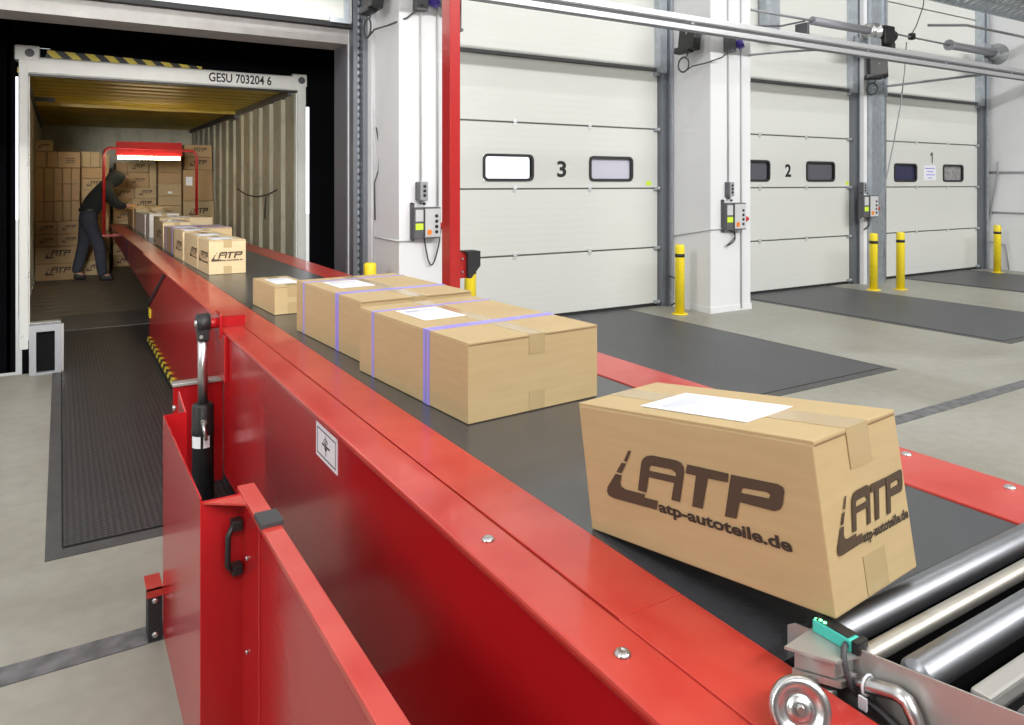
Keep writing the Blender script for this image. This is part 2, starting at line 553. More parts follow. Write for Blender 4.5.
# ------------------------------------------------------------------ doors
def door(n, x0, x1, wins, digit, dpos, label):
    yf, yb = 5.885, 5.945
    rows = [(.035, .612), (.628, 1.237), (1.253, 1.859), (1.875, 2.478)]
    root = tag(bpy.data.objects.new('door_%d' % n, None), label, None, kind='structure')
    COL.objects.link(root); root.location = ((x0 + x1) / 2, 5.9, 0)
    for i, (z0, z1) in enumerate(rows):
        b = MB()
        if i == 2:
            xs = x0
            wz0, wz1 = wins[0][2], wins[0][3]
            for wx0, wx1, _, _, _ in wins:
                b.box(xs, wx0, yf, yb, z0, z1); b.box(wx0, wx1, yf, yb, z0, wz0); b.box(wx0, wx1, yf, yb, wz1, z1); xs = wx1
            b.box(xs, x1, yf, yb, z0, z1)
        else:
            b.box(x0, x1, yf, yb, z0, z1, bev=.004)
        obj('door_panel', b, 'door', root)
    g = MB()
    for z in (.62, 1.245, 1.867): g.box(x0, x1, yf + .006, yb - .01, z - .009, z + .009)
    obj('panel_seam', g, 'seam', root)
    obj('bottom_seal', B(x0, x1, yf + .01, yb - .01, 0, .035), 'rubber', root)
    obj('top_seal', B(x0, x1, yf - .02, yb, 2.48, 2.512), 'dgrey', root)
    L = x1 - x0
    for z in (.62, 1.245, 1.867):
        for t in (.33, .66):
            h = MB()
            h.box(x0 + L * t - .018, x0 + L * t + .018, yf - .008, yf, z + .004, z + .03, bev=.002)
            h.box(x0 + L * t - .018, x0 + L * t + .018, yf - .008, yf, z - .03, z - .004, bev=.002)
            h.tube([(x0 + L * t - .02, yf - .008, z), (x0 + L * t + .02, yf - .008, z)], .006, 8)
            obj('hinge', h, 'alu', root)
    for z in (.05, .62, 1.245, 1.867, 2.45):
        h = MB(); h.box(x1 - .06, x1 + .01, yf - .03, yf, z - .02, z + .015, bev=.003)
        h.tube([(x1 - .02, yf - .025, z), (x1 + .06, yf - .025, z)], .012, 8)
        obj('roller_bracket', h, 'steel', root)
    for wx0, wx1, z0, z1, gm in wins:
        f = MB(); r = .045
        def ring(a, y):
            out = []
            for cx, cz, s in ((wx1 - r, z1 - r, 0), (wx0 + r, z1 - r, 1), (wx0 + r, z0 + r, 2), (wx1 - r, z0 + r, 3)):
                for k in range(5):
                    an = math.pi / 2 * (s + k / 4)
                    out.append((cx + (r + a) * math.cos(an), y, cz + (r + a) * math.sin(an)))
            return out
        A, Bi = ring(.008, yf - .012), ring(-.018, yf - .012)
        A2, B2 = ring(.008, yf + .002), ring(-.018, yf + .03)
        n_ = len(A)
        for i in range(n_):
            k = (i + 1) % n_
            f.face([A[i], A[k], Bi[k], Bi[i]]); f.face([A[i], A2[i], A2[k], A[k]]); f.face([Bi[i], Bi[k], B2[k], B2[i]])
        # corner infill so that no wall hole shows behind the rounded frame
        wf = obj('window_frame', f, 'frame', root)
        obj('window_pane', B(wx0 + .0, wx1 - .0, yf + .02, yf + .026, z0, z1), gm, wf)
    tm = norm(text_mesh(digit, .03)) if digit != '1' else ([(.55, 0), (1, 0), (1, 1), (.62, 1), (.0, .80), (.0, .66), (.55, .78)], [(0, 1, 2, 3, 6), (3, 4, 5, 6)])
    dx0, dx1, dz0, dz1 = dpos
    obj('number', MB().flat(tm, lambda u, v: (dx0 + u * (dx1 - dx0), yf - .0015, dz0 + v * (dz1 - dz0))), 'inkblack', root)
    # guide rails
    for s, e in ((1, x1), (-1, x0)):
        if s < 0 and n != 1: continue
        g = MB()
        a, c = (e + .005, e + .075) if s > 0 else (e - .075, e - .005)
        g.box(a, c, yf - .06, yb, 0, 2.46); g.box((c if s > 0 else a - .03), (c + .03 if s > 0 else a), yf - .09, yb, 0, 5)
        obj('guide_rail', g, 'tracks', root)
        g = MB(); g.box(e - .03 if s > 0 else e - .1, e + .07 if s > 0 else e - .0, yf - .075, yb, 2.46, 5)
        g.box(e + .09 if s > 0 else e - .13, e + .105 if s > 0 else e - .115, yf - .12, yb, 0, 5)
        obj('upper_guide', g, 'steel', root)
    return root


d3 = door(3, 2.75, 5.40, ((3.29, 3.825, 1.325, 1.562, 'glass_clear'), (4.50, 5.05, 1.325, 1.562, 'glass_pale')), '3', (4.105, 4.215, 1.355, 1.515), 'white sectional dock door numbered 3')
d2 = door(2, 6.15, 8.70, ((6.64, 7.16, 1.325, 1.562, 'glass_dark'), (7.84, 8.385, 1.325, 1.562, 'glass_dark')), '2', (7.444, 7.554, 1.373, 1.529), 'white sectional dock door numbered 2')
d1 = door(1, 9.42, 11.84, ((9.69, 10.22, 1.325, 1.562, 'glass_blue'), (10.90, 11.43, 1.325, 1.562, 'glass_street')), '1', (10.57, 10.63, 1.585, 1.735), 'white sectional dock door numbered 1')
s = obj('paper_notice', B(10.40, 10.71, 5.881, 5.884, 1.335, 1.55), 'paper', d1)
nt_ = MB()
for i, (a, b) in enumerate(((10.43, 10.68), (10.48, 10.64), (10.46, 10.67), (10.50, 10.61))):
    nt_.box(a, b, 5.8795, 5.881, 1.50 - i * .045, 1.513 - i * .045)
obj('notice_lines', nt_, 'strap', s)
for x in (5.25, 8.58):
    pass
obj('sticker', B(5.24, 5.31, 5.881, 5.884, 1.275, 1.32), 'lime', d3)
obj('sticker', B(8.62, 8.68, 5.881, 5.884, 1.275, 1.32), 'lime', d2)
# raised door of the open bay (door 4): its lowest panel hangs above the lintel
r4 = tag(bpy.data.objects.new('door_4', None), 'raised white sectional door above the open bay', None, kind='structure')
COL.objects.link(r4); r4.location = (.8, 5.9, 2.6)
obj('door_panel', B(-.7, 2.05, 5.885, 5.945, 2.615, 3.2, bev=.004), 'door', r4)
obj('door_panel', B(-.7, 2.05, 5.885, 5.945, 3.21, 3.8, bev=.004), 'door', r4)
obj('bottom_seal', B(-.7, 2.05, 5.875, 5.945, 2.575, 2.612), 'rubber', r4)
obj('roller_bracket', MB().box(1.86, 2.03, 5.85, 5.885, 2.60, 2.64, bev=.003).box(1.98, 2.03, 5.86, 5.885, 2.60, 2.8), 'steel', r4)
g = MB()
g.box(2.055, 2.09, 5.86, 5.97, 0, 5); g.box(2.125, 2.165, 5.83, 5.97, 0, 5); g.box(2.085, 2.13, 5.93, 5.97, 0, 5)
obj('guide_rail', g, 'tracks', r4)
g = MB()
z = .05
while z < 2.9:
    g.box(2.088, 2.122, 5.90, 5.93, z, z + .035, bev=.004); z += .058
obj('track_teeth', g, 'steel', r4)

# dock shelter: black tunnel from the wall to the container
sh = MB()
sh.box(-1.0, -.97, 6.3, 8.3, -.5, 3.3); sh.box(2.9, 2.93, 6.3, 8.3, -.9, 3.3)
sh.box(-1.0, 2.93, 6.3, 8.3, 3.27, 3.3)
sh.box(-1.0, -.60, 6.3, 6.34, -.5, 3.3); sh.box(2.055, 2.93, 6.3, 6.34, -.5, 3.3); sh.box(-.6, 2.06, 6.31, 6.34, 2.6, 3.3)
sh.box(-1.0, -.352, 8.24, 8.27, -.45, 3.3); sh.box(2.385, 2.93, 8.24, 8.27, -.5, 3.3)
sh.box(-.08, 2.40, 8.33, 8.36, 2.40, 3.3); sh.box(-.42, -.08, 8.33, 8.36, 2.585, 3.3); sh.box(-.42, -.30, 8.33, 8.36, 2.3, 2.585); sh.box(2.30, 2.50, 8.30, 8.36, 2.16, 3.3)
sh.box(-.42, -.39, 8.24, 8.36, -.45, 3.3)
sh.box(-.30, 2.3, 8.2, 8.24, -.9, -.16)
o = obj('dock_shelter', sh, 'shelter'); tag(o, 'black fabric dock shelter around the rear of the container', 'dock shelter')


# ------------------------------------------------------------------ dock levelers
def leveler(x0, x1, y0, y1, label, dark=False, lip=None):
    t = thing('dock_leveler', label, 'dock plate', ((x0 + x1) / 2, y0, 0), 'steel dock plates let into the floor')
    e = .05
    b = MB()
    b.box(x0, x0 + e, y0 + .07, 6.03, -.25, .003); b.box(x1 - e, x1, y0 + .07, 6.03, -.25, .003); b.box(x0, x1, y0, y0 + .07, -.25, .003)
    obj('frame', b, 'edge', t)
    obj('platform', B(x0 + e + .006, x1 - e - .006, y0 + .078, y1, -.02, .007), 'treaddark' if dark else 'tread', t)
    if lip:
        obj('lip', MB().prism([(y1, -.02), (y1, .012), (lip, .022), (lip, .008)], 0, x0 + e, x1 - .02), 'lip', t)
    return t


leveler(XP, 1.68, 3.0, 7.55, 'dark worn tread plate running into the open container', True, 8.30)
leveler(3.23, 4.98, 3.0, 6.0, 'grey tread plate in front of door 3')
leveler(6.55, 8.28, 3.0, 6.0, 'grey tread plate in front of door 2')
leveler(9.75, 11.6, 3.0, 6.0, 'grey tread plate in front of door 1, farthest right')

# steel guard box at dock edge, left of tread plate
t = thing('dock_edge_frame', 'grey steel frame with dark opening beside the container post', 'steel frame', (-.085, 6.0, 0))
f = MB()
f.box(-.178, -.138, 5.95, 6.03, 0, .29); f.box(-.03, .008, 5.95, 6.03, 0, .29); f.box(-.178, .008, 5.95, 6.03, .29, .335); f.box(-.138, -.03, 5.95, 6.03, 0, .012)
obj('frame', f, 'grey', t)
obj('opening_shade', B(-.138, -.03, 5.99, 6.03, .012, .29), 'pit', t)  # near-black panel painted as the shade inside the opening
obj('side_bar', B(.008, .022, 5.96, 6.0, .008, .33), 'plate', t)

# ================================================================== CONTAINER
ct = thing('shipping_container', 'white and ochre shipping container docked at the open bay, full of cartons', 'shipping container', (1.0, 8.2, -.2))
CX0, CX1, CY0, CY1 = -.345, 2.33, 8.18, 15.6
def post(xa, xb, xi):
    b = B(xa, xb, CY0, CY0 + .14, -.25, 2.47, bev=.012)
    return b
pl = obj('corner_post', MB().box(-.325, -.250, CY0, CY0 + .14, -.24, 2.44, bev=.01).box(-.30, -.240, CY0 + .03, CY0 + .12, -.1, 2.35), 'postrust', ct)
pr = obj('corner_post', MB().box(2.235, 2.325, CY0, CY0 + .14, -.24, 2.44, bev=.01).box(2.22, 2.28, CY0 + .03, CY0 + .12, -.1, 2.35), 'cream', ct)
h = MB(); h.prism([(CY0 + .02, 2.315), (CY0 - .0, 2.33), (CY0 - .0, 2.46), (CY0 + .02, 2.475), (CY0 + .12, 2.475), (CY0 + .12, 2.315)], 0, -.25, 2.24)
hd = obj('header', h, 'cream', ct)
obj('lower_seal', B(-.25, 2.235, CY0 + .01, CY0 + .05, 2.295, 2.314), 'black', hd)
obj('warning_stripe', MB().prism([(-.12, 2.476), (1.25, 2.476), (1.25, 2.50), (.6, 2.53), (-.10, 2.545)], 1, CY0 + .002, CY0 + .03), 'stripes', hd)
tm = norm(text_mesh('GESU 703204 6', .022))
obj('lettering', MB().flat(tm, lambda u, v: (1.315 + u * .635, CY0 - .002, 2.352 + v * .098)), 'inkblack', hd)
obj('roof_edge', B(-.3, 2.3, CY0 + .03, CY0 + .14, 2.475, 2.56), 'shelter', ct)
for x0, x1 in ((-.36, -.16), (2.17, 2.335)):
    zt = 2.575 if x0 < 0 else 2.50
    b = MB(); b.box(x0, x1, CY0 - .012, CY0 + .16, zt - .14, zt, bev=.018)
    c = obj('corner_casting', b, 'cream', ct)
    k = MB(); k.lathe([(.001, 0), (.038, 0), (.038, -.004), (.03, -.006), (.001, -.006)], ((x0 + x1) / 2 + .02, CY0 - .011, zt - .07), 'y', 20)
    obj('casting_hole', k, 'dgrey', c)
    g = MB()
    if x0 < 0: g.prism([(-.252, 2.315), (-.252, 2.44), (-.12, 2.44)], 1, CY0 - .005, CY0 + .01)
    else: g.prism([(2.235, 2.315), (2.235, 2.45), (2.10, 2.47)], 1, CY0 - .005, CY0 + .01)
    obj('gusset', g, 'cream', c)
    g = MB(); xx = -.30 if x0 < 0 else 2.28
    g.box(xx - .022, xx + .028, CY0 - .01, CY0, 2.18, 2.40, bev=.006)
    obj('hinge_lug', g, 'cream', c)
# corrugated side walls
def corrugated(x, sgn, y0, y1, z0, z1):
    b = MB(); y = y0; pitch = .555; dep = .05
    prof = []
    while y < y1:
        prof += [(x, y), (x, y + .36), (x + sgn * dep, y + .39), (x + sgn * dep, y + .515)]
        y += pitch
    out = [(p[0] + sgn * .004, p[1]) for p in prof]
    b.prism(prof + out[::-1], 2, z0, z1)
    return b
obj('side_wall', corrugated(2.195, 1, CY0 + .02, CY1, 0, 2.33), 'corr', ct)
obj('side_wall', corrugated(-.29, -1, CY0 + .02, CY1, 0, 2.33), 'corr', ct)
rf = MB()
y = CY0 + .1
while y < CY1:
    rf.prism([(y, 2.33), (y + .14, 2.33), (y + .17, 2.345), (y + .31, 2.345), (y + .34, 2.33), (y + .34, 2.38), (y, 2.38)], 0, -.34, 2.3)
    y += .34
obj('roof', rf, 'roof', ct)
obj('roof_shadow_beam', B(-.29, 2.2, 11.15, 11.19, 2.285, 2.33), 'roof', ct)  # beam added to put the roof behind it in shadow
rr = MB(); rr.box(2.15, 2.235, CY0 + .1, CY1, 2.27, 2.335); rr.box(2.13, 2.19, 11.1, 11.5, 2.23, 2.28)
obj('top_rail', rr, 'dgrey', ct)
rr = MB(); rr.box(-.33, -.26, CY0 + .1, CY1, 2.27, 2.335); rr.box(-.26, -.05, 10.2, 10.24, 2.25, 2.30)
obj('top_rail', rr, 'dgrey', ct)
fb = MB(); y = CY0 + .1
while y < CY1:
    fb.box(-.29, 2.2, y, y + .275, -.08, .0); y += .28
obj('floor_boards', fb, 'wood', ct)
obj('end_wall', B(-.34, 2.33, CY1, CY1 + .04, -.1, 2.5), 'corr', ct)
obj('sill', B(-.25, 2.235, CY0, CY0 + .1, -.16, -.005), 'postrust', ct)
rp = MB(); rp.tube([(2.185, 8.9, 1.22), (2.18, 9.3, 1.16), (2.18, 9.9, 1.12), (2.185, 10.6, 1.14), (2.185, 11.2, 1.22)], .008, 6)
rp.tube([(2.185, 9.45, 1.13), (2.18, 9.47, .95), (2.185, 9.5, .85)], .007, 6)
obj('lashing_rope', rp, 'rubber', ct)


# ================================================================== CARTONS
def carton(label, loc, W, L, H, rot=0, m='carton', logos=(), tapes=True, lab=None, straps=(), group=None, flap=True, tilt=None, seam='y', name='carton'):
    t = thing(name, label, 'carton', loc, group, rot=tilt or (0, 0, rot))
    body = MB(); bv = .0025
    body.box(0, W, 0, L, 0, H - .004, bev=bv)
    body.mi = 1
    if flap:
        if seam == 'y': body.box(W / 2 - .0015, W / 2 + .0015, .002, L - .002, H - .006, H - .0035)
        body.box(.003, W - .003, -.0006, 0, H - .0075, H - .0055)
    body.mi = 0
    if flap:
        body.box(.001, W / 2 - .001, -.001, L + .001, H - .0045, H, bev=.0008); body.box(W / 2 + .001, W - .001, -.001, L + .002, H - .0045, H, bev=.0012)
    obj('carton_body', body, [m, 'flapedge'], t, local=True)
    if tapes:
        tp = MB(); w2 = .026
        tp.box(W / 2 - w2, W / 2 + w2, 0, L, H, H + .0007)
        tp.box(W / 2 - w2, W / 2 + w2, -.0016, 0, H - .052, H + .0007)
        tp.box(W / 2 - w2, W / 2 + w2, -.0009, 0, .003, .052)
        obj('packing_tape', tp, 'tape', t, local=True)
    for (side, u0, v0, wd, ht) in logos:
        sc = ht / .245
        def put(u, v, side=side, u0=u0, v0=v0, wd=wd, sc=sc):
            a, z = u0 + u * wd, v0 + v * sc
            return (-.0012, L - a, z) if side == 'left' else (a, -.0019, z)
        lg = MB(); lg.flat(LOGO_ME, put)
        lo = obj('printed_logo', lg, 'print', t, local=True)
        ub = MB().flat(URL_ME, lambda u, v: put(.335 + .665 * u, -.012 + v * .062))
        obj('printed_address', ub, 'print2', lo, local=True)
    if lab:
        x0, x1, y0, y1 = lab
        lb = MB().box(x0, x1, y0, y1, H + .0008, H + .0018)
        lo = obj('shipping_label', lb, 'paper', t, local=True)
        g = MB(); n = 7; dx = (x1 - x0)
        for i in range(n):
            yy = y0 + (y1 - y0) * (.1 + .8 * i / n)
            g.box(x0 + dx * .08, x0 + dx * (.45 + .3 * ((i * 7) % 3) / 2), yy, yy + (y1 - y0) * .03, H + .0018, H + .0021)
        g.box(x0 + dx * .1, x1 - dx * .08, y1 - (y1 - y0) * .3, y1 - (y1 - y0) * .12, H + .0018, H + .0021)
        obj('label_print', g, 'labelink', lo, local=True)
    for (y0, wd) in straps:
        s_ = MB()
        for (a, b) in (((y0, y0 + wd),) if wd < .02 else ((y0, y0 + wd * .42), (y0 + wd * .58, y0 + wd))):
            e = .0016
            s_.box(-e, W + e, a, b, H, H + e); s_.box(-e, 0, a, b, 0, H); s_.box(W, W + e, a, b, 0, H); s_.box(0, W, a, b, .0, .0012)
        obj('strap', s_, 'strap', t, local=True)
    return t


M['labelink'] = mat('label_ink', (.60, .62, .70), .5)
ZB = .7
carton('large foreground brown carton, printed on two sides, tipping onto the rollers', (.816, .5698, .7621), .1989, .4589, .2145, m='carton',
       logos=(('left', .4589 - .4067, .0656, .3567, .0874), ('end', .0198, .068, .173, .068)), lab=(.033, .143, .125, .338), tilt=(-.1358, -.0278, .0659))
carton('wide brown carton with violet straps, nearer of the two strapped ones', (.863, 1.6214, ZB + .001), .428, .654, .201, .0703, lab=(.06, .20, .33, .52), straps=((.195, .034), (.545, .014)))
carton('wide brown carton with violet straps, behind the nearer strapped one', (.857, 2.3742, ZB + .001), .432, .656, .203, .053, lab=(.06, .20, .33, .52), straps=((.195, .03), (.56, .012)))
carton('small plain brown carton alone on the belt behind the strapped cartons', (.8296, 3.4201, ZB + .001), .171, .367, .129, .0457, lab=(.03, .14, .08, .28))
carton('printed carton with logo on its front end, nearest of the belt queue', (.828, 5.1395, ZB + .001), .232, .36, .224, .035, m='carton2', logos=(('end', .012, .085, .20, .062), ('left', .03, .07, .30, .075)), lab=(.03, .17, .06, .25))
carton('printed carton second in the belt queue', (.815, 5.53, ZB + .001), .225, .55, .224, .02, m='carton2', logos=(('left', .25, .07, .29, .075),), lab=(.03, .17, .1, .3))
carton('printed carton third in the belt queue', (.805, 6.17, ZB + .001), .22, .42, .224, .02, m='carton2', logos=(('left', .08, .07, .29, .075),), lab=(.03, .17, .1, .3))
carton('wide strapped carton in the belt queue, its right end showing past the printed ones', (.812, 6.72, ZB + .001), .46, .56, .215, .03, lab=(.04, .2, .1, .4), straps=((.10, .03), (.44, .012)))
carton('narrow printed carton standing between the strapped and the long cream carton', (.81, 7.5, ZB + .001), .24, .55, .235, .02, m='carton2', logos=(('left', .12, .08, .3, .075),), lab=(.04, .2, .1, .4))
carton('long cream carton lying across the belt under the lamp', (.86, 8.22, ZB + .001), .50, .6, .245, .0, m='carton2', lab=(.1, .3, .08, .3))
carton('whitish carton beyond the cream one on the belt', (.835, 8.98, ZB + .001), .3, .33, .26, .02, m='cartonw')
carton('whitish carton with a dark side patch on the belt', (.835, 9.5, ZB + .001), .32, .95, .24, .02, m='cartonw')
carton('thin pale carton on the belt near the worker', (.835, 10.62, ZB + .001), .32, .30, .27, .02, m='carton2')
carton('last carton on the belt beside the hands of the worker', (.835, 11.15, ZB + .001), .4, .62, .28, .02, m='carton')

# stacks in the container: (stack name, front Y, depth, [ (x0,x1,z0,z1,printed,material) ])
ST = []
A = [(-.28, .235, 0, .222, 1), (-.28, .235, .226, .45, 1), (-.28, -.03, .454, .615, 1), (-.026, .235, .454, .615, 1), (-.28, -.03, .619, .785, 1), (-.026, .235, .619, .785, 1)]
cols = [-.28, -.178, -.07, .03, .13, .235]
for z0, z1 in ((.79, 1.055), (1.06, 1.285), (1.29, 1.50)):
    A += [(cols[i], cols[i + 1] - .006, z0, z1, 0) for i in range(5)]
A += [(-.28, -.15, 1.505, 1.72, 0), (-.145, -.03, 1.505, 1.72, 0), (-.025, .235, 1.505, 1.72, 2), (-.28, -.08, 1.725, 1.87, 1)]
ST.append(('left stack', 11.62, .5, A))
Bk = [(.25, .60, z, z + .198, 1 if k in (0, 2, 4) else 0) for k, z in enumerate((0, .202, .404, .606, .808, 1.01))]
Bk += [(.25, .60, 1.212, 1.36, 1), (.25, .60, 1.364, 1.52, 0), (.25, .36, 1.524, 1.74, 0), (.364, .48, 1.524, 1.74, 0), (.484, .60, 1.524, 1.70, 0)]
ST.append(('second stack from the left', 12.0, .5, Bk))
Cc = []
for k, z in enumerate((0, .176, .352, .528, .704, .88, 1.056)):
    xm = 1.0 if k % 2 == 0 else .96
    Cc += [(.70, xm - .003, z, z + .172, 1), (xm + .003, 1.31, z, z + .172, 1)]
Cc += [(.74, .90, 1.23, 1.46, 0), (.905, 1.20, 1.23, 1.465, 1), (.74, .90, 1.47, 1.62, 0), (.905, 1.20, 1.47, 1.63, 1), (1.205, 1.31, 1.23, 1.6, 0)]
ST.append(('middle stack behind the worker', 13.0, .5, Cc))
Dd = [(1.335, 1.675, z0, z1, 0) for z0, z1 in ((0, .23), (.234, .46), (.464, .70), (.704, .935), (.94, 1.09), (1.094, 1.28), (1.284, 1.46), (1.464, 1.65), (1.654, 1.80))]
ST.append(('tall stack beside the middle one', 13.0, .5, Dd))
Ee = [(1.70, 2.17, 0, .34, 1), (1.70, 2.17, .344, .67, 1), (1.70, 2.17, .674, 1.0, 1), (1.70, 2.15, 1.005, 1.51, 3), (1.72, 2.14, 1.515, 1.72, 1), (1.72, 2.14, 1.725, 1.92, 1)]
ST.append(('right stack against the container wall', 13.0, .5, Ee))
mats = ('carton3', 'carton', 'carton3')
ordn = ['bottom', 'second', 'third', 'fourth', 'fifth', 'sixth', 'seventh', 'eighth', 'ninth', 'tenth', 'eleventh', 'twelfth']
side_w = {1: [''], 2: ['left', 'right'], 3: ['left', 'middle', 'right'], 5: ['leftmost', 'second from left', 'middle', 'second from right', 'rightmost']}
for sn, fy, dp, lst in ST:
    rows = {}
    for q in lst:
        rows.setdefault(round(q[2], 3), []).append(q)
    for ri, z in enumerate(sorted(rows)):
        row = sorted(rows[z], key=lambda q: q[0])
        for ci, (x0, x1, z0, z1, pr_) in enumerate(row):
            wd, ht = x1 - x0, z1 - z0
            names = side_w.get(len(row)) or ordn[:len(row)]
            lb = '%s carton in the %s row of the %s%s' % ('printed brown' if pr_ == 1 else 'narrow upright' if wd < .15 else 'plain brown', ordn[ri], sn, ', ' + names[ci] if names[ci] else '')
            t = thing('carton', lb, 'carton', ((x0 + x1) / 2, fy, z0), 'cartons in the ' + sn)
            dy = random.uniform(-.012, .012)
            obj('carton_body', MB().box(x0, x1, fy + dy, fy + dp + dy, z0 + .0005, z1, bev=.005), random.choice(mats), t)
            yy = fy + dy - .0015
            if pr_ == 1:
                lw = min(wd * .62, .30)
                lx = x0 + wd * (.5 if wd > .3 else .5) - lw / 2; lh = lw * .42 if lw * .42 < ht * .5 else ht * .5
                lg = MB().flat(LOGO_ME, lambda u, v: (lx + u * lw, yy, z0 + ht * .3 + v / .245 * lh))
                obj('printed_logo', lg, 'print', t)
            if pr_ == 2:
                g = MB()
                for k in range(3): g.box(x0 + wd * .35, x0 + wd * .75, yy, yy + .001, z0 + ht * (.3 + .13 * k), z0 + ht * (.36 + .13 * k))
                obj('printed_text', g, 'print', t)
            if pr_ == 3:
                obj('shipping_label', B(1.74, 1.84, yy - .001, yy + .001, 1.26, 1.40), 'paper', t)
            if sn.startswith('tall') and ri == 5:
                obj('shipping_label', B(1.475, 1.54, yy - .001, yy + .001, 1.13, 1.165), 'paper', t)

# ================================================================== CONVEYOR
cv = thing('telescopic_conveyor', 'long red telescopic belt conveyor reaching into the container', 'conveyor', (1.1, 3.0, 0))
XL, XR = .575, 1.62
hs = MB()
hs.box(XL, XL + .03, -.6, 3.22, .10, .69, bev=.012)
hs.box(XR - .03, XR, -.6, 3.22, .10, .69, bev=.012)
hs.box(XL + .02, XR - .02, -.6, 3.2, .10, .13)
hs.box(XL + .02, XL + .12, 3.1, 3.22, .12, .69)
hs.box(XR - .12, XR - .02, 3.1, 3.22, .12, .69)
obj('main_housing', hs, 'red', cv)
# body edge: rounded flange hem
c = MB(); c.box(.566, .653, -.6, 3.23, .688, .702, bev=.005)
o = obj('top_cover', c, 'redtop', cv)
c = MB(); c.box(.656, .772, .79, 3.24, .690, .7025, bev=.002); c.box(.6535, .772, -.6, .79, .690, .7025, bev=.002)
obj('top_cover', c, 'redtop', cv)
c = MB(); c.box(1.437, 1.626, -.6, 3.24, .688, .7025, bev=.004)
obj('top_cover', c, 'redtop', cv)
c = MB(); c.box(.765, .772, -.6, 3.2, .3, .69); c.box(1.437, 1.444, -.6, 3.2, .3, .69); c.box(.772, 1.437, -.6, .62, .40, .41); c.box(.772, 1.437, .6, .61, .41, .66)
obj('inner_frame', c, 'pit', cv)
for x, y in ((.612, 1.079), (.609, .728), (1.609, .937), (1.609, .729)):
    b = MB().lathe([(.001, 0), (.011, 0), (.011, .0015), (.0085, .0045), (.004, .0058), (.003, .0045), (.001, .0045)], (x if x < 1 else x - .02, y, .7022), 'z', 16)
    obj('bolt', b, 'chrome', cv)
obj('belt', MB().box(.775, 1.434, .615, 12.25, .684, .6995), 'belt', cv)
# stage one: deep hull between main body and container
def hull(pts, xa, xb, th=.012):
    b = MB(); b.prism(pts, 0, xa, xa + th); b.prism(pts, 0, xb - th, xb)
    return b
h1 = [(3.24, .06), (5.1, .045), (6.59, .045), (6.59, .33), (5.5, .69), (3.24, .69)]
b = hull(h1, .612, 1.60); b.box(.62, 1.59, 3.3, 6.55, .05, .06); b.box(.62, 1.59, 5.1, 5.12, .06, .6)
s1 = obj('first_extension', b, 'red', cv)
obj('side_rail', MB().box(.600, .772, 3.24, 7.0, .685, .7015, bev=.004), 'redtop', cv)
obj('side_rail', MB().box(1.437, 1.62, 3.24, 7.0, .685, .7015, bev=.004), 'redtop', cv)
obj('warning_stripe', MB().box(.595, .613, 4.9, 6.6, .035, .05).box(.598, .612, 4.9, 6.6, .035, .075), 'stripes', s1)
obj('yellow_marker', B(.606, .612, 6.50, 6.60, .23, .30), 'yellow', s1)
g = MB(); g.prism([(6.60, .31), (6.62, .34), (5.52, .695), (5.47, .69)], 0, .603, .613)
obj('dark_edge_strip', g, 'rubber', s1)  # strip painted dark for the shadowy gap between the two sections
h2 = [(5.2, .30), (6.59, .362), (12.16, .552), (12.32, .62), (12.32, .69), (5.2, .69)]
b = hull(h2, .625, 1.59)
b.box(.63, 1.58, 12.28, 12.31, .58, .69)
s2 = obj('second_extension', b, 'red', cv)
obj('side_rail', MB().box(.617, .772, 7.0, 12.3, .683, .7005, bev=.004), 'redtop', cv)
obj('side_rail', MB().box(1.437, 1.60, 7.0, 12.3, .683, .7005, bev=.004), 'redtop', cv)
obj('dark_edge_strip', MB().prism([(9.2, .44), (9.26, .44), (9.0, .69), (8.94, .69)], 0, .618, .625), 'rubber', s2)
# support frame beneath pivot
obj('support_plate', B(.405, .60, 3.38, 3.41, .02, .448), 'red', cv)
obj('plate_edging', B(.40, .60, 3.365, 3.42, .448, .462, bev=.003), 'plate', cv)
# pivot bracket and hydraulic cylinder
pv = MB(); pv.box(.560, .575, 3.12, 3.34, .50, .69, bev=.004); pv.box(.555, .568, 3.19, 3.31, .66, .765, bev=.008)
pv.box(.568, .665, 3.24, 3.262, .70, .745); pv.tube([(.50, 3.25, .722), (.575, 3.25, .722)], .022, 16)
obj('pivot_bracket', pv, 'red', cv)
hy = obj('cylinder_barrel', MB().lathe([(.03, 0), (.042, .01), (.042, .27), (.044, .275), (.044, .30), (.042, .305), (.042, .388), (.036, .398), (.02, .398)], (.50, 3.25, 0), 'z', 28), 'black', cv)
obj('piston_rod', MB().lathe([(.02, .39), (.02, .70)], (.50, 3.25, 0), 'z', 20), 'chrome', hy)
ey = MB().tube([(.475, 3.25, .727), (.525, 3.25, .727)], .038, 22); ey.box(.478, .522, 3.222, 3.278, .655, .73, bev=.006)
obj('rod_eye', ey, 'black', hy)
obj('eye_pin', MB().tube([(.468, 3.25, .727), (.532, 3.25, .727)], .013, 14), 'chrome', hy)
obj('grease_nipple', MB().tube([(.490, 3.222, .675), (.488, 3.214, .675)], .007, 10), 'chrome', hy)
obj('port_fitting', MB().tube([(.497, 3.21, .335), (.493, 3.185, .335)], .012, 12).tube([(.493, 3.19, .335), (.493, 3.17, .31), (.5, 3.165, .27)], .007, 8), 'chrome', hy)
lbm = MB()
for a0, a1 in ((3.35, 4.35), (4.6, 5.2)):
    pts = [(.50 + .0428 * math.cos(a0 + (a1 - a0) * k / 8), 3.25 + .0428 * math.sin(a0 + (a1 - a0) * k / 8)) for k in range(9)]
    for p, q in zip(pts, pts[1:]): lbm.face([(*p, .225), (*q, .225), (*q, .292), (*p, .292)])
obj('cylinder_label', lbm, 'paper', hy)
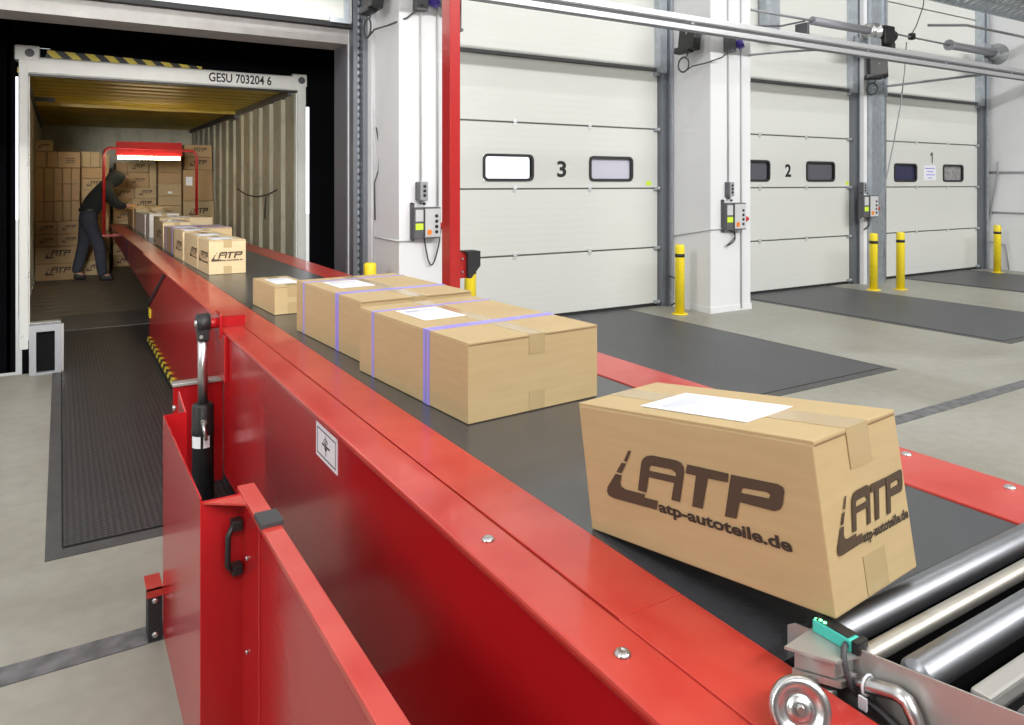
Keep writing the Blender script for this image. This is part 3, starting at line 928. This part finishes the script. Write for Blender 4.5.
# pictogram sticker on the side panel
sx = XL - .0015
stk = obj('pictogram_sticker', B(sx, XL, 1.752, 1.925, .590, .676), 'paper', cv)
k = MB(); q = sx - .0005
for y0, y1, z0, z1 in ((1.763, 1.914, .664, .667), (1.763, 1.914, .599, .602), (1.763, 1.766, .599, .667), (1.911, 1.914, .599, .667), (1.84, 1.843, .608, .66), (1.81, 1.873, .6305, .6355)):
    k.box(q, sx, y0, y1, z0, z1)
k.tube([(q - .0002, 1.842 + .014 * math.cos(a * math.pi / 6), .645 + .006 * math.sin(a * math.pi / 6)) for a in range(12)], .0009, 4, closed=True)
k.prism([(1.83, .629), (1.855, .629), (1.842, .618)], 0, q, sx)
obj('pictogram', k, 'inkblack', stk)
# work lamp on an arch at the belt end
ay = 11.05
ar = MB()
ar.tube([(.49, ay, .62), (.49, ay, 1.66)] + [(.57 - .08 * math.cos(a), ay, 1.66 + .10 * math.sin(a)) for a in (.4, .8, 1.2, 1.57)] +
        [(1.52, ay, 1.745)] + [(1.535 + .085 * math.sin(a), ay, 1.66 + .085 * math.cos(a)) for a in (.4, .8, 1.2, 1.57)] + [(1.62, ay, .62)], .02, 12)
ar.box(.47, .63, ay - .02, ay + .02, .60, .625); ar.box(1.58, 1.64, ay - .02, ay + .02, .60, .625)
am = obj('lamp_arch', ar, 'red2', cv)
hb = MB(); hb.prism([(ay - .03, 1.68), (ay + .00, 1.85), (ay + .015, 1.85), (ay + .02, 1.72), (ay + .10, 1.68), (ay + .10, 1.665), (ay - .03, 1.665)], 0, .63, 1.43)
obj('lamp_hood', hb, 'red2', am)
obj('lamp_tube', MB().tube([(.65, ay - .05, 1.635), (1.40, ay - .05, 1.635)], .022, 12), 'tube', am)

# ------------------------------------------------------------------ roller conveyor head (right foreground)
rc = thing('roller_conveyor', 'steel roller bed with side plate at the near end of the belt', 'roller conveyor', (1.1, .45, .4))
def rl(y, z, r, m_, x0=.814, x1=1.62):
    b = MB().lathe([(r * .45, 0), (r * .55, .002), (r * .9, .004), (r, .008), (r, x1 - x0 - .008), (r * .9, x1 - x0 - .004), (r * .4, x1 - x0)], (x0, y, z), 'x', 28)
    return b
obj('roller', rl(.584, .730, .0195, 'r'), 'roller', rc)
obj('roller', rl(.531, .738, .011, 'r'), 'roller2', rc)
obj('roller', rl(.472, .746, .0200, 'r'), 'roller', rc)
obj('cross_bar', MB().box(.825, 1.62, .396, .418, .742, .764, bev=.004), 'plate', rc)
obj('roller', rl(.352, .762, .0195, 'r'), 'roller', rc)
sp_ = MB(); sp_.prism([(.635, .60), (.635, .725), (.625, .732), (.36, .776), (.15, .806), (.15, .64)], 0, .808, .8105)
obj('side_plate', sp_, 'plate', rc)
sp_ = MB(); sp_.prism([(.635, .60), (.635, .70), (.15, .80), (.15, .64)], 0, 1.62, 1.624)
obj('side_plate', sp_, 'plate', rc)
obj('drive_box', B(.772, .80, .15, .53, .42, .60), 'black', rc)
obj('pan', B(.81, 1.62, .15, .60, .55, .56), 'pit', rc)
# sensor bracket
ba = MB()
ba.prism([(.807, .597), (.745, .590), (.772, .540), (.816, .531)], 2, .738, .7415)
bb = obj('sensor_bracket', ba, 'plate', rc)
ba = MB(); ba.prism([(.806, .590), (.756, .584), (.779, .546), (.806, .540)], 2, .716, .7375)
ba.prism([(.806, .592), (.754, .586), (.782, .540), (.806, .535)], 2, .706, .714)
ba.tube([(.787, .560, .697), (.787, .560, .687)], .010, 6)
obj('clamp_block', ba, 'plate', bb)
se = obj('photo_sensor', MB().box(.800, .818, .5400, .592, .7420, .7565, bev=.0015), 'teal', rc)
obj('sensor_cover', MB().box(.802, .820, .544, .590, .7568, .7580, bev=.0005).box(.802, .822, .531, .5395, .742, .757, bev=.001), 'black', se)
lm = MB()
for y_, z_ in ((.589, .7566), (.583, .7581), (.577, .7581)): lm.lathe([(.0006, 0), (.0024, 0), (.0020, .0012), (.0006, .0015)], (.804, y_, z_), 'z', 10)
obj('status_light', lm, 'led', se)
cb = MB(); cb.tube([(.801, .546, .750), (.792, .543, .750), (.786, .539, .744), (.784, .534, .728), (.787, .530, .712), (.796, .53, .702), (.797, .50, .698), (.796, .47, .69), (.794, .43, .68), (.79, .38, .66)], .0035, 10)
obj('sensor_cable', cb, 'cable', se)
tb = MB(); tb.tube([(.803, .548, .712), (.797, .530, .716), (.795, .505, .724), (.795, .480, .732), (.795, .468, .730), (.795, .460, .718), (.795, .448, .690), (.795, .440, .665)], .0085, 12)
obj('bent_tube', tb, 'chrome', rc)
tt = MB(); tt.tube([(.7955 + .0105 * math.cos(a * math.pi / 6), .515, .7205 + .0115 * math.sin(a * math.pi / 6)) for a in range(12)], .0016, 6, closed=True)
tt.box(.782, .785, .508, .518, .698, .712)
obj('cable_tie', tt, 'tie', rc)
wh = MB().lathe([(.004, -.004), (.010, -.006), (.012, -.002), (.017, -.001), (.021, -.006), (.027, -.008), (.031, -.006), (.0325, 0), (.031, .007), (.026, .009), (.004, .009)], (0, 0, 0), 'x', 32)
wo = obj('caster_wheel', wh, 'chrome', rc, local=True)
wo.location = Vector((.682, .520, .732)) - Vector((1.1, .45, .4)); wo.rotation_euler = (0, .35, .8)
fk = MB(); fk.tube([(.674, .512, .737), (.700, .538, .728)], .004, 10); fk.tube([(.698, .536, .728), (.725, .555, .722), (.765, .566, .704)], [.008, .009, .008], 8)
fk.tube([(.760, .575, .70), (.760, .590, .68)], .007, 8)
obj('wheel_fork', fk, 'chrome', bb)
obj('support_block', B(.75, .80, .40, .45, .665, .69, bev=.002), 'plate', rc)

# ================================================================== SIDE GUARD (left foreground)
gd = thing('side_guard', 'red sheet-metal guard with handle standing left of the conveyor', 'machine guard', (.3, 1.6, 0))
GZ = .634
obj('left_panel', MB().box(.2495, .2535, 1.66, 2.31, .02, GZ + .006, bev=.0012), 'red', gd)
obj('back_panel', MB().box(.25, .312, 2.308, 2.312, .02, GZ + .006).box(.308, .312, 2.31, 2.46, .02, GZ).prism([(2.31, GZ), (2.46, GZ), (2.46, GZ + .03)], 0, .308, .312), 'red', gd)
obj('front_panel', MB().box(.2495, .336, 1.656, 1.660, .02, GZ, bev=.0012), 'red', gd)
fr = MB()
fr.box(.333, .367, 1.50, 1.70, .02, GZ, bev=.002)
fr.box(.337, .364, .0, 1.50, .02, GZ - .012)
obj('side_panel', fr, 'red', gd)
obj('reflection_sheet', B(.367, .572, .0, 1.62, .16, .165), 'red', gd)  # unseen sheet, added so the housing side reflects red
obj('top_rail', MB().box(.331, .368, .0, 1.70, GZ - .012, GZ + .002, bev=.003), 'redtop', gd)
obj('gusset', MB().prism([(.2535, 1.657), (.334, 1.657), (.334, 1.60)], 2, GZ - .006, GZ - .002), 'redtop', gd)
hnd = MB(); hy_ = 1.645
hnd.tube([(.322, 1.652, .577), (.310, 1.636, .577), (.300, 1.630, .560), (.299, 1.630, .500), (.310, 1.636, .484), (.322, 1.652, .484)], .006, 8)
hnd.box(.308, .330, 1.630, 1.656, .566, .588, bev=.003); hnd.box(.308, .330, 1.630, 1.656, .473, .494, bev=.003)
obj('handle', hnd, 'black', gd)
for z in (.52, .325):
    obj('rivet', MB().lathe([(.001, 0), (.0055, 0), (.0045, -.003), (.002, -.004)], (.345, 1.4995 + .0, z), 'y', 12), 'chrome', gd)
for z in (.52, .325):
    obj('rivet', MB().lathe([(.001, 0), (.0055, 0), (.0045, -.003), (.002, -.004)], (.3325, 1.60, z), 'x', 12), 'chrome', gd)
obj('rubber_clip', MB().box(.328, .372, 1.46, 1.52, GZ + .0, GZ + .012, bev=.003), 'clip', gd)
bf = obj('floor_bumper', MB().box(.212, .2493, 2.315, 2.38, .0, .15, bev=.002), 'rubber', gd)
obj('bumper_cap', MB().box(.208, .2495, 2.31, 2.40, .15, .154).box(.208, .2495, 2.31, 2.314, .130, .154), 'redtop', bf)
for z in (.022, .118):
    obj('bolt', MB().lathe([(.001, 0), (.009, 0), (.008, -.005), (.004, -.007)], (.230, 2.315, z), 'y', 14), 'chrome', bf)
obj('side_bolt', MB().tube([(.300, 2.44, .62), (.290, 2.44, .62)], .008, 10), 'chrome', gd)

# ================================================================== POST, RAIL, BOLLARDS
rp_ = thing('red_post', 'tall red steel post standing behind the strapped cartons', 'post', (1.81, 3.6, 0))
ps = MB(); ps.box(1.78, 1.842, 3.55, 3.65, 0, 4.2, bev=.004)
obj('post', ps, 'red2', rp_)
obj('base_plate', B(1.72, 1.90, 3.5, 3.7, 0, .012, bev=.002), 'red2', rp_)
bk = MB(); bk.box(1.842, 1.885, 3.555, 3.60, .785, .925)
br = obj('bumper_bracket', bk, 'red2', rp_)
obj('rubber_bumper', MB().prism([(1.86, .93), (1.955, .93), (1.955, .85), (1.90, .785), (1.88, .785), (1.88, .92)], 1, 3.53, 3.556).prism([(1.86, .93), (1.955, .93), (1.955, .85), (1.90, .785), (1.88, .785), (1.88, .92)], 1, 3.556, 3.62), 'rubber', br)
for z in (.82, .89):
    obj('bolt', MB().tube([(1.855, 3.545, z), (1.855, 3.556, z)], .006, 8), 'chrome', br)

rt = thing('overhead_rail', 'shiny aluminium double rail running overhead past the doors', 'rail', (6, 5.0, 2.7))
r_ = MB(); r_.box(1.0, 14, 4.98, 5.03, 2.79, 2.855, bev=.006); r_.box(1.0, 14, 4.965, 4.972, 2.80, 2.812)
obj('upper_rail', r_, 'alu', rt)
r_ = MB(); r_.box(1.0, 14, 4.985, 5.025, 2.715, 2.765, bev=.006)
obj('lower_rail', r_, 'alu', rt)
r_ = MB(); r_.box(1.0, 14, 4.99, 5.02, 2.765, 2.79); r_.box(1.0, 14, 4.995, 5.015, 2.70, 2.715)
obj('slot', r_, 'dgrey', rt)
for x in (5.0, 7.7, 9.3, 10.9):
    obj('rail_joint', MB().box(x - .02, x + .02, 4.975, 4.986, 2.77, 2.786), 'steel', rt)
o = rt
br_ = MB(); br_.tube([(5.9, 5.3, 2.60), (6.5, 5.15, 2.68), (6.9, 5.03, 2.72)], .012, 8)
obj('stay', br_, 'steel', rt)
br_ = MB(); br_.tube([(8.9, 5.7, 2.52), (9.6, 5.3, 2.62), (10.3, 5.03, 2.72)], .016, 8)
obj('stay', br_, 'steel', rt)


def bollard(x, y, label, h=.69, r=.048):
    t = thing('bollard', label, 'bollard', (x, y, 0), 'yellow bollards beside the dock doors')
    obj('shaft', MB().lathe([(r, .0), (r, h - .02), (r * .93, h - .008), (r * .7, h), (.002, h + .001)], (x, y, 0), 'z', 24), 'yellow', t)
    if h > .5: obj('black_band', MB().lathe([(r + .001, h - .125), (r + .001, h - .09)], (x, y, 0), 'z', 24), 'black', t)
    obj('base_plate', MB().lathe([(r * 1.7, .0), (r * 1.7, .008), (r, .009)], (x, y, 0), 'z', 24), 'yellow', t)


bollard(2.025, 5.40, 'yellow bollard behind the belt, right of the container opening')
bollard(2.84, 5.30, 'yellow bollard mostly hidden behind the red post')
bollard(5.25, 5.40, 'yellow bollard with black band right of door 3')
bollard(8.43, 5.38, 'yellow bollard between doors 2 and 1, left of the pair', .69)
bollard(8.76, 5.24, 'yellow bollard between doors 2 and 1, right of the pair', .70)
bollard(11.56, 5.47, 'yellow bollard at the far right beside the wall')


# ------------------------------------------------------------------ control boxes
def control(x, y, zt, label, w=.21, h=.24, mirror=1):
    """x left edge, y wall face, zt top of the main box"""
    t = thing('control_box', label, 'control box', (x + w / 2, y, zt - h), 'door control boxes on the pillars')
    bx = MB(); bx.box(x, x + w * .36, y - .07, y, zt - h, zt, bev=.004); bx.box(x - .012, x + .02, y - .02, y, zt - h - .02, zt + .03)
    obj('back_box', bx, 'dgrey', t)
    fp = obj('switch_panel', MB().box(x + w * .36, x + w, y - .085, y, zt - h, zt - .0, bev=.004), 'dgrey', t)
    obj('face', MB().box(x + w * .38, x + w * .98, y - .0885, y - .085, zt - h + .012, zt - .012), 'panelgrey', fp)
    for k in range(4):
        obj('push_button', MB().lathe([(.001, 0), (.013, 0), (.012, -.010), (.001, -.011)], (x + w * .82, y - .088, zt - h * (.28 + .17 * k)), 'y', 12), 'black', fp)
    obj('main_switch', MB().box(x + w * .46, x + w * .62, y - .094, y - .088, zt - h * .88, zt - h * .72), 'orange', fp)
    obj('small_label', MB().box(x + .006, x + w * .33, y - .0725, y - .0705, zt - h * .45, zt - h * .08), 'panelgrey', t)
    obj('lime_sticker', MB().box(x + .006, x + w * .33, y - .0725, y - .0705, zt - h * .72, zt - h * .52), 'lime', t)
    obj('red_plug', MB().tube([(x + w, y - .05, zt - h * .62), (x + w + .035, y - .05, zt - h * .62), (x + w + .06, y - .06, zt - h * .60)], [.026, .028, .020], 14), 'plug', t)
    for dx in (.0, .5):
        obj('mounting_lug', MB().lathe([(.001, 0), (.010, 0), (.010, -.02), (.001, -.02)], (x + w * dx, y, zt + .025), 'y', 10), 'black', t)
    cbm = MB(); n = 16
    if mirror == 1:
        pts = [(x + w * .45, y - .03, zt - h)] + [(x + w * .45 + .02 + (w * .55) * (i / n), y - .03, zt - h - .21 * math.sin(math.pi * min(1, (i + 2) / n * .86) ** .8)) for i in range(n)] + [(x + w + .02, y - .04, zt - h * .75)]
    else:
        pts = [(x + w * .30, y - .03, zt - h)] + [(x + w * .4 + .06 * math.sin(i * .55), y - .03, zt - h - .16 * math.sin(math.pi * i / n)) for i in range(1, n)] + [(x + w * .55, y - .03, zt - h)]
    cbm.tube(pts, .006, 7)
    obj('loop_cable', cbm, 'cable', t)
    return t


def button_box(x, y, zt, label):
    t = thing('button_box', label, 'button box', (x + .04, y, zt - .15), 'small grey button boxes above the control boxes')
    obj('case', MB().box(x, x + .085, y - .05, y, zt - .145, zt, bev=.006), 'grey', t)
    obj('side', B(x - .001, x + .02, y - .051, y - .001, zt - .143, zt - .002), 'dgrey', t)
    for k in range(3):
        obj('push_button', MB().lathe([(.001, 0), (.012, 0), (.011, -.008), (.001, -.009)], (x + .055, y - .05, zt - .035 - .035 * k), 'y', 12), 'black', t)
    obj('cable_gland', MB().tube([(x + .035, y - .025, zt - .145), (x + .035, y - .025, zt - .175)], .012, 10), 'dgrey', t)


control(2.30, 5.25, 1.115, 'grey door control box on the pillar left of the red post')
button_box(2.335, 5.25, 1.31, 'small button box on the pillar left of the red post')
control(5.675, 5.25, 1.10, 'grey door control box on the pillar between doors 3 and 2', .26, .27, 2)
button_box(5.72, 5.25, 1.31, 'small button box on the pillar between doors 3 and 2')
control(8.63, 5.70, 1.145, 'grey door control box on the steelwork between doors 2 and 1', .27, .28, 2)
button_box(8.66, 5.72, 1.31, 'small button box on the steelwork between doors 2 and 1')


def conduit(label, pts, r=.008, m_='panelgrey'):
    o = obj('conduit', MB().tube(pts, r, 8), m_)
    tag(o, label, 'conduit')
    return o


conduit('thin conduit rising from the button box on the left pillar', [(2.375, 5.238, 1.31), (2.375, 5.238, 4.5)])
conduit('thin conduit on the left pillar beside the red post', [(2.52, 5.238, 1.12), (2.52, 5.238, 4.5)])
conduit('thin conduit rising from the button box on the middle pillar', [(5.76, 5.238, 1.31), (5.76, 5.238, 4.5)])
conduit('thin conduit to the right on the middle pillar, full height', [(5.95, 5.238, .02), (5.95, 5.238, 4.5)])
conduit('thin horizontal conduit on the side of the left pillar', [(2.188, 5.9, .86), (2.188, 5.24, .86), (2.30, 5.238, .86)])
conduit('thin horizontal conduit on the side of the middle pillar', [(5.508, 5.9, .72), (5.508, 5.24, .84), (5.66, 5.238, .84)])
conduit('upper horizontal pipe on the white wall at the right edge', [(11.985, 5.9, 1.46), (11.985, 5.2, 1.46)], .016, 'grey')
conduit('lower horizontal pipe on the white wall at the right edge', [(11.985, 5.9, .86), (11.985, 5.2, .86)], .012, 'grey')
conduit('grey pipe rising on the wall beside the right door rail', [(11.97, 5.82, 0.25), (11.97, 5.78, .7), (11.97, 5.66, 1.45), (11.97, 5.66, 1.62)], .012, 'grey')
conduit('vertical conduit in the recess beside the open bay', [(2.18, 5.73, .02), (2.18, 5.73, 4.5)])
o = obj('dangling_cable', MB().tube([(9.50, 5.6, 3.15), (9.46, 5.6, 2.78), (9.36, 5.6, 2.3), (9.22, 5.6, 1.85), (9.02, 5.6, 1.27), (8.99, 5.62, 1.0), (9.05, 5.62, .6), (9.03, 5.62, .35)], .008, 8), 'grey')
tag(o, 'thin grey cable hanging in front of door 1', 'cable')
o = obj('dangling_cable', MB().tube([(2.19, 5.7, 1.75), (2.21, 5.68, 1.6), (2.20, 5.68, 1.4), (2.175, 5.7, 1.3), (2.18, 5.7, 1.0)], .006, 8), 'cable')
tag(o, 'thin dark cable beside the toothed track of the open bay', 'cable')
o = obj('floor_cable', MB().tube([(5.45, 5.78, .33), (5.47, 5.7, .31), (5.49, 5.6, .25), (5.46, 5.6, .1), (5.42, 5.7, .03)], .008, 8), 'cable')
tag(o, 'thin cable drooping to the floor beside door 3', 'cable')
o = obj('floor_cable', MB().tube([(11.9, 5.75, .42), (11.96, 5.65, .40), (11.97, 5.55, .38), (11.96, 5.52, .2), (11.96, 5.5, .02)], .01, 8), 'grey')
tag(o, 'grey cable looping down the white wall at the far right corner', 'cable')
t = thing('steel_column', 'galvanised channel column between doors 2 and 1', 'steel column', (9.0, 5.7, 0))
obj('channel', MB().box(8.87, 8.885, 5.68, 5.80, 0, 7).box(8.885, 9.13, 5.70, 5.715, 0, 7).box(9.13, 9.145, 5.68, 5.80, 0, 7), 'steel', t)
for z in (.8, 1.9, 2.9):
    obj('bolt', MB().tube([(9.0, 5.69, z), (9.0, 5.70, z)], .012, 8), 'chrome', t)


# ------------------------------------------------------------------ door hardware overhead
def limit_box(c, label, ang, side):
    t = thing('motor_box', label, 'motor box', c, 'black door drive boxes overhead')
    cx, cy, cz = c
    b = MB(); b.box(-.05, .05, -.11, .11, -.17, .15, bev=.01); b.box(-.052, .03, -.04, .16, -.19, -.13, bev=.008)
    b.mi = 1; b.lathe([(.001, 0), (.012, 0), (.012, -.006), (.001, -.006)], (-.051, 0, 0), 'x', 10); b.mi = 0
    o = obj('housing', b, ['black', 'grey'], t, local=True)
    o.rotation_euler = ang
    lp = MB(); r = .075
    pts = [(-.03, .0, -.2), (-.03, .03, -.23)] + [(-.04, .05 + r * math.sin(2 * math.pi * i / 12), -.30 + r * math.cos(2 * math.pi * i / 12) - .003 * (i / 12)) for i in range(31)]
    pts += [(-.02, -.05, -.33), (.05, -.16, -.31), (.16, -.27, -.26), (.26, -.34, -.16)] if side else []
    lp.tube(pts, .007, 7)
    obj('cable_coil', lp, 'cable', t, local=True)


limit_box((5.42, 5.43, 2.80), 'black drive box with a coiled cable beside the middle pillar', (0, .12, 0), True)
limit_box((2.10, 5.50, 2.82), 'black drive box with a coiled cable above the left pillar recess', (0, .12, 0), True)
limit_box((8.86, 5.60, 2.80), 'black drive box above the steelwork between doors 2 and 1', (0, .12, .9), False)
for x, nm in ((2.44, 'left pillar'), (5.83, 'middle pillar')):
    t = thing('socket_outlet', 'dark socket with violet plug high on the %s' % nm, 'socket', (x, 5.25, 2.72), 'sockets with violet plugs')
    obj('case', MB().box(x - .13, x - .03, 5.17, 5.25, 2.62, 2.80, bev=.005), 'dgrey', t)
    obj('plug', MB().tube([(x + .02, 5.25, 2.72), (x + .02, 5.17, 2.70), (x + .03, 5.15, 2.66)], [.045, .045, .03], 14), 'blueplug', t)
o = obj('hose_coil', MB().tube(rings(2.60, 2.74, .085, 2.2, y=5.22), .014, 8), 'grey')
tag(o, 'grey hose coil hanging high on the left pillar', 'hose')
o = obj('grey_bracket', MB().box(2.66, 2.71, 5.2, 5.25, 2.50, 2.80, bev=.004).box(2.64, 2.72, 5.19, 5.25, 2.50, 2.52), 'dgrey')
tag(o, 'dark bracket on the left pillar beside the red post', 'bracket')

t = thing('spring_shaft', 'door spring shaft with motor above doors 2 and 1', 'spring shaft', (8.2, 5.5, 3.17))
obj('rod', MB().tube([(6.1, 5.5, 3.18), (7.5, 5.5, 3.18)], .014, 10), 'grey', t)
obj('spring_tube', MB().tube([(7.43, 5.5, 3.18), (8.52, 5.5, 3.18)], .050, 18), 'duct', t)
obj('drum', MB().lathe([(.03, 0), (.10, .0), (.10, .03), (.055, .04), (.055, .1), (.12, .11), (.12, .13), (.03, .14)], (8.50, 5.5, 3.17), 'x', 26), 'chrome', t)
mo = MB(); mo.box(8.70, 8.92, 5.40, 5.58, 3.02, 3.26, bev=.02); mo.lathe([(.05, 0), (.075, .02), (.075, .12), (.05, .14)], (8.90, 5.5, 3.16), 'x', 16); mo.box(8.78, 8.86, 5.36, 5.56, 2.93, 3.04, bev=.01)
obj('motor', mo, 'black', t)
obj('bracket', MB().box(8.40, 8.72, 5.56, 5.6, 2.96, 3.1).box(8.42, 8.66, 5.42, 5.45, 2.98, 3.08, bev=.006), 'steel', t)
t = thing('spring_shaft', 'grey door spring tube above door 1 at the right', 'spring shaft', (11, 5.5, 3.17))
obj('rod', MB().tube([(9.05, 5.5, 3.2), (10.4, 5.5, 3.18)], .012, 10), 'grey', t)
obj('spring_tube', MB().tube([(10.33, 5.5, 3.18), (10.42, 5.5, 3.18), (11.55, 5.5, 3.18)], [.075, .055, .055], 18), 'duct', t)
obj('drum', MB().lathe([(.03, 0), (.09, 0), (.09, .03), (.06, .04), (.06, .08), (.155, .10), (.155, .13), (.10, .17), (.03, .18)], (11.5, 5.5, 3.17), 'x', 26), 'grey', t)
obj('bracket', B(11.38, 11.62, 5.56, 5.62, 3.0, 3.32), 'steel', t)
t = thing('pull_switch', 'small black pull switch hanging near the motor above door 1', 'switch', (9.45, 5.5, 3.2))
obj('case', MB().lathe([(.02, 0), (.045, .01), (.045, .08), (.02, .09)], (9.45, 5.5, 3.16), 'z', 14), 'black', t)
obj('cable', MB().tube([(9.45, 5.5, 3.24), (9.55, 5.5, 3.35), (9.62, 5.45, 3.6), (9.6, 5.4, 3.9)], .007, 7), 'cable', t)
o = obj('cable_guide', MB().box(7.28, 7.32, 5.45, 5.62, 2.98, 3.14, bev=.01).tube([(7.30, 5.5, 3.16), (6.9, 5.5, 3.06), (6.2, 5.5, 2.98)], .010, 8), 'dgrey')
tag(o, 'dark curved cable guide under the spring shaft above door 2', 'bracket')
o = obj('vertical_duct', B(6.98, 7.22, 5.78, 5.88, 2.98, 5.0), 'steel'); tag(o, 'grey vertical duct above door 2', 'duct')
o = obj('vertical_duct', B(8.98, 9.18, 5.80, 5.96, 3.0, 5.0), 'tracks'); tag(o, 'dark vertical steel duct above the motor', 'duct')
# cable tray in the upper right
t = thing('cable_tray', 'galvanised cable tray high in the upper right corner', 'cable tray', (9.5, 4.6, 3.4))
tr = MB(); tr.box(7.6, 13, 4.30, 4.315, 3.56, 3.64); tr.box(7.6, 13, 4.75, 4.765, 3.40, 3.47)
obj('side_rail', tr, 'steel', t)
tr = MB(); x = 7.65
while x < 12.5:
    tr.prism([(4.31, 3.56), (4.76, 3.405), (4.76, 3.42), (4.31, 3.575)], 0, x, x + .10); x += .15
obj('rungs', tr, 'steel', t)
obj('cables', MB().tube([(7.6, 4.5, 3.55), (12.5, 4.5, 3.55)], .03, 8).tube([(7.6, 4.62, 3.50), (12.5, 4.62, 3.50)], .02, 8), 'grey', t)
o = obj('ceiling_pipe', MB().tube([(9.3, 5.2, 3.28), (10.0, 5.1, 3.34), (11.8, 5.0, 3.30)], .018, 8), 'grey')
tag(o, 'thin grey pipe under the cable tray', 'pipe')


# ================================================================== WORKER
def skin_obj(name, verts, edges, radii, mname, parent, sub=2, root=0):
    me = bpy.data.meshes.new(name); me.from_pydata(verts, edges, []); me.update()
    o = bpy.data.objects.new(name, me); COL.objects.link(o); o.parent = parent
    md = o.modifiers.new('skin', 'SKIN')
    md.use_smooth_shade = True
    if not me.skin_vertices: me.skin_vertices.new()
    for i, r in enumerate(radii):
        sv = me.skin_vertices[0].data[i]
        sv.radius = r if isinstance(r, tuple) else (r, r); sv.use_root = (i == root)
    sb = o.modifiers.new('sub', 'SUBSURF'); sb.levels = sub; sb.render_levels = sub
    me.materials.append(M[mname])
    return o


def chain(groups):
    vs, es, rs, idx = [], [], [], {}
    for g in groups:
        prev = None
        for item in g:
            if isinstance(item, str): prev = idx[item]; continue
            nm, p, r = item
            vs.append(p); rs.append(r); idx[nm] = len(vs) - 1
            if prev is not None: es.append((prev, idx[nm]))
            prev = idx[nm]
    return vs, es, rs


px_, py_ = .34, 11.32
wk = thing('person', 'worker in dark hooded jacket and work trousers bending over the belt end', 'person', (px_, py_, 0))
body = [[('pel', (-.04, 0, .88), .08), ('wst', (.03, 0, 1.02), .08), ('chs', (.15, 0, 1.18), .125), ('nk', (.24, 0, 1.30), .06), ('hd0', (.30, 0, 1.33), .06), ('hd1', (.355, 0, 1.375), .085), ('hd2', (.372, 0, 1.43), .075)],
        ['pel', ('hpl', (-.03, -.09, .82), .065), ('knl', (.10, -.12, .48), .06), ('anl', (.14, -.12, .09), .042), ('tol', (.24, -.13, .04), .035)],
        ['pel', ('hpr', (-.03, .09, .82), .065), ('knr', (-.07, .11, .47), .06), ('anr', (-.16, .11, .12), .042), ('tor', (-.07, .12, .04), .035)],
        ['chs', ('shl', (.18, -.17, 1.23), .055), ('ell', (.30, -.20, 1.02), .043), ('wrl', (.43, -.10, .99), .03), ('hal', (.49, -.07, .98), .032)],
        ['chs', ('shr', (.18, .17, 1.23), .055), ('elr', (.30, .20, 1.02), .043), ('wrr', (.45, .10, .985), .03), ('har', (.51, .08, .975), .032)]]
vs, es, rs = chain(body)
skin_obj('body', vs, es, rs, 'skin', wk)
jk = [[('w', (-.03, 0, .86), .135), ('m', (.04, 0, 1.04), .135), ('c', (.14, 0, 1.18), .155), ('n', (.23, 0, 1.29), .10), ('h', (.285, 0, 1.345), .108), ('h2', (.335, 0, 1.41), .115), ('h3', (.355, 0, 1.46), .09)],
      ['c', ('sl', (.17, -.175, 1.23), .082), ('el', (.30, -.205, 1.01), .064), ('wl', (.42, -.12, .99), .044)],
      ['c', ('sr', (.17, .175, 1.23), .082), ('er', (.30, .205, 1.01), .064), ('wr', (.43, .12, .985), .044)]]
vs, es, rs = chain(jk)
skin_obj('jacket', vs, es, rs, 'jacket', wk)
tr = [[('w', (.01, 0, .97), .115), ('p', (-.02, 0, .88), .125)],
      ['p', ('hl', (-.03, -.10, .80), .105), ('kl', (.10, -.12, .48), .080), ('al', (.145, -.12, .055), .062)],
      ['p', ('hr', (-.03, .10, .80), .105), ('kr', (-.07, .11, .47), .080), ('ar', (-.165, .11, .085), .062)]]
vs, es, rs = chain(tr)
skin_obj('trousers', vs, es, rs, 'trouser', wk, root=1)
for a, b, c in (((.10, -.12, .055), (.17, -.125, .045), (.27, -.13, .035)), ((-.19, .11, .075), (-.12, .115, .05), (-.04, .12, .035))):
    skin_obj('shoe', [a, b, c], [(0, 1), (1, 2)], [.055, .048, .036], 'shoe', wk)
obj('belt', MB().lathe([(.128, .0), (.132, .005), (.132, .035), (.128, .04)], (0, 0, .925), 'z', 24), 'black', wk, local=True)
for (hx, hy_, hz), nm in (((.49, -.07, .98), 'glove'), ((.51, .08, .975), 'glove')):
    pal = skin_obj(nm, [(hx - .05, hy_, hz), (hx, hy_, hz - .005), (hx + .035, hy_, hz - .012)], [(0, 1), (1, 2)], [.032, .040, .034], 'glove', wk)
    for k in range(4):
        dy = -.033 + k * .022; ln = (.06, .072, .068, .052)[k]
        skin_obj('finger', [(hx + .03, hy_ + dy, hz - .01), (hx + .03 + ln * .55, hy_ + dy, hz - .018), (hx + .03 + ln * .85, hy_ + dy, hz - .045)], [(0, 1), (1, 2)], [.0105, .0095, .008], 'glove', pal, 1)
    skin_obj('thumb', [(hx - .01, hy_ - .025, hz), (hx + .02, hy_ - .055, hz - .012), (hx + .045, hy_ - .058, hz - .028)], [(0, 1), (1, 2)], [.013, .011, .009], 'glove', pal, 1)
fc = MB(); fc.prism([(.43, 1.36), (.458, 1.37), (.435, 1.40)], 1, -.012, .012)
obj('nose', fc, 'skin', wk, local=True)
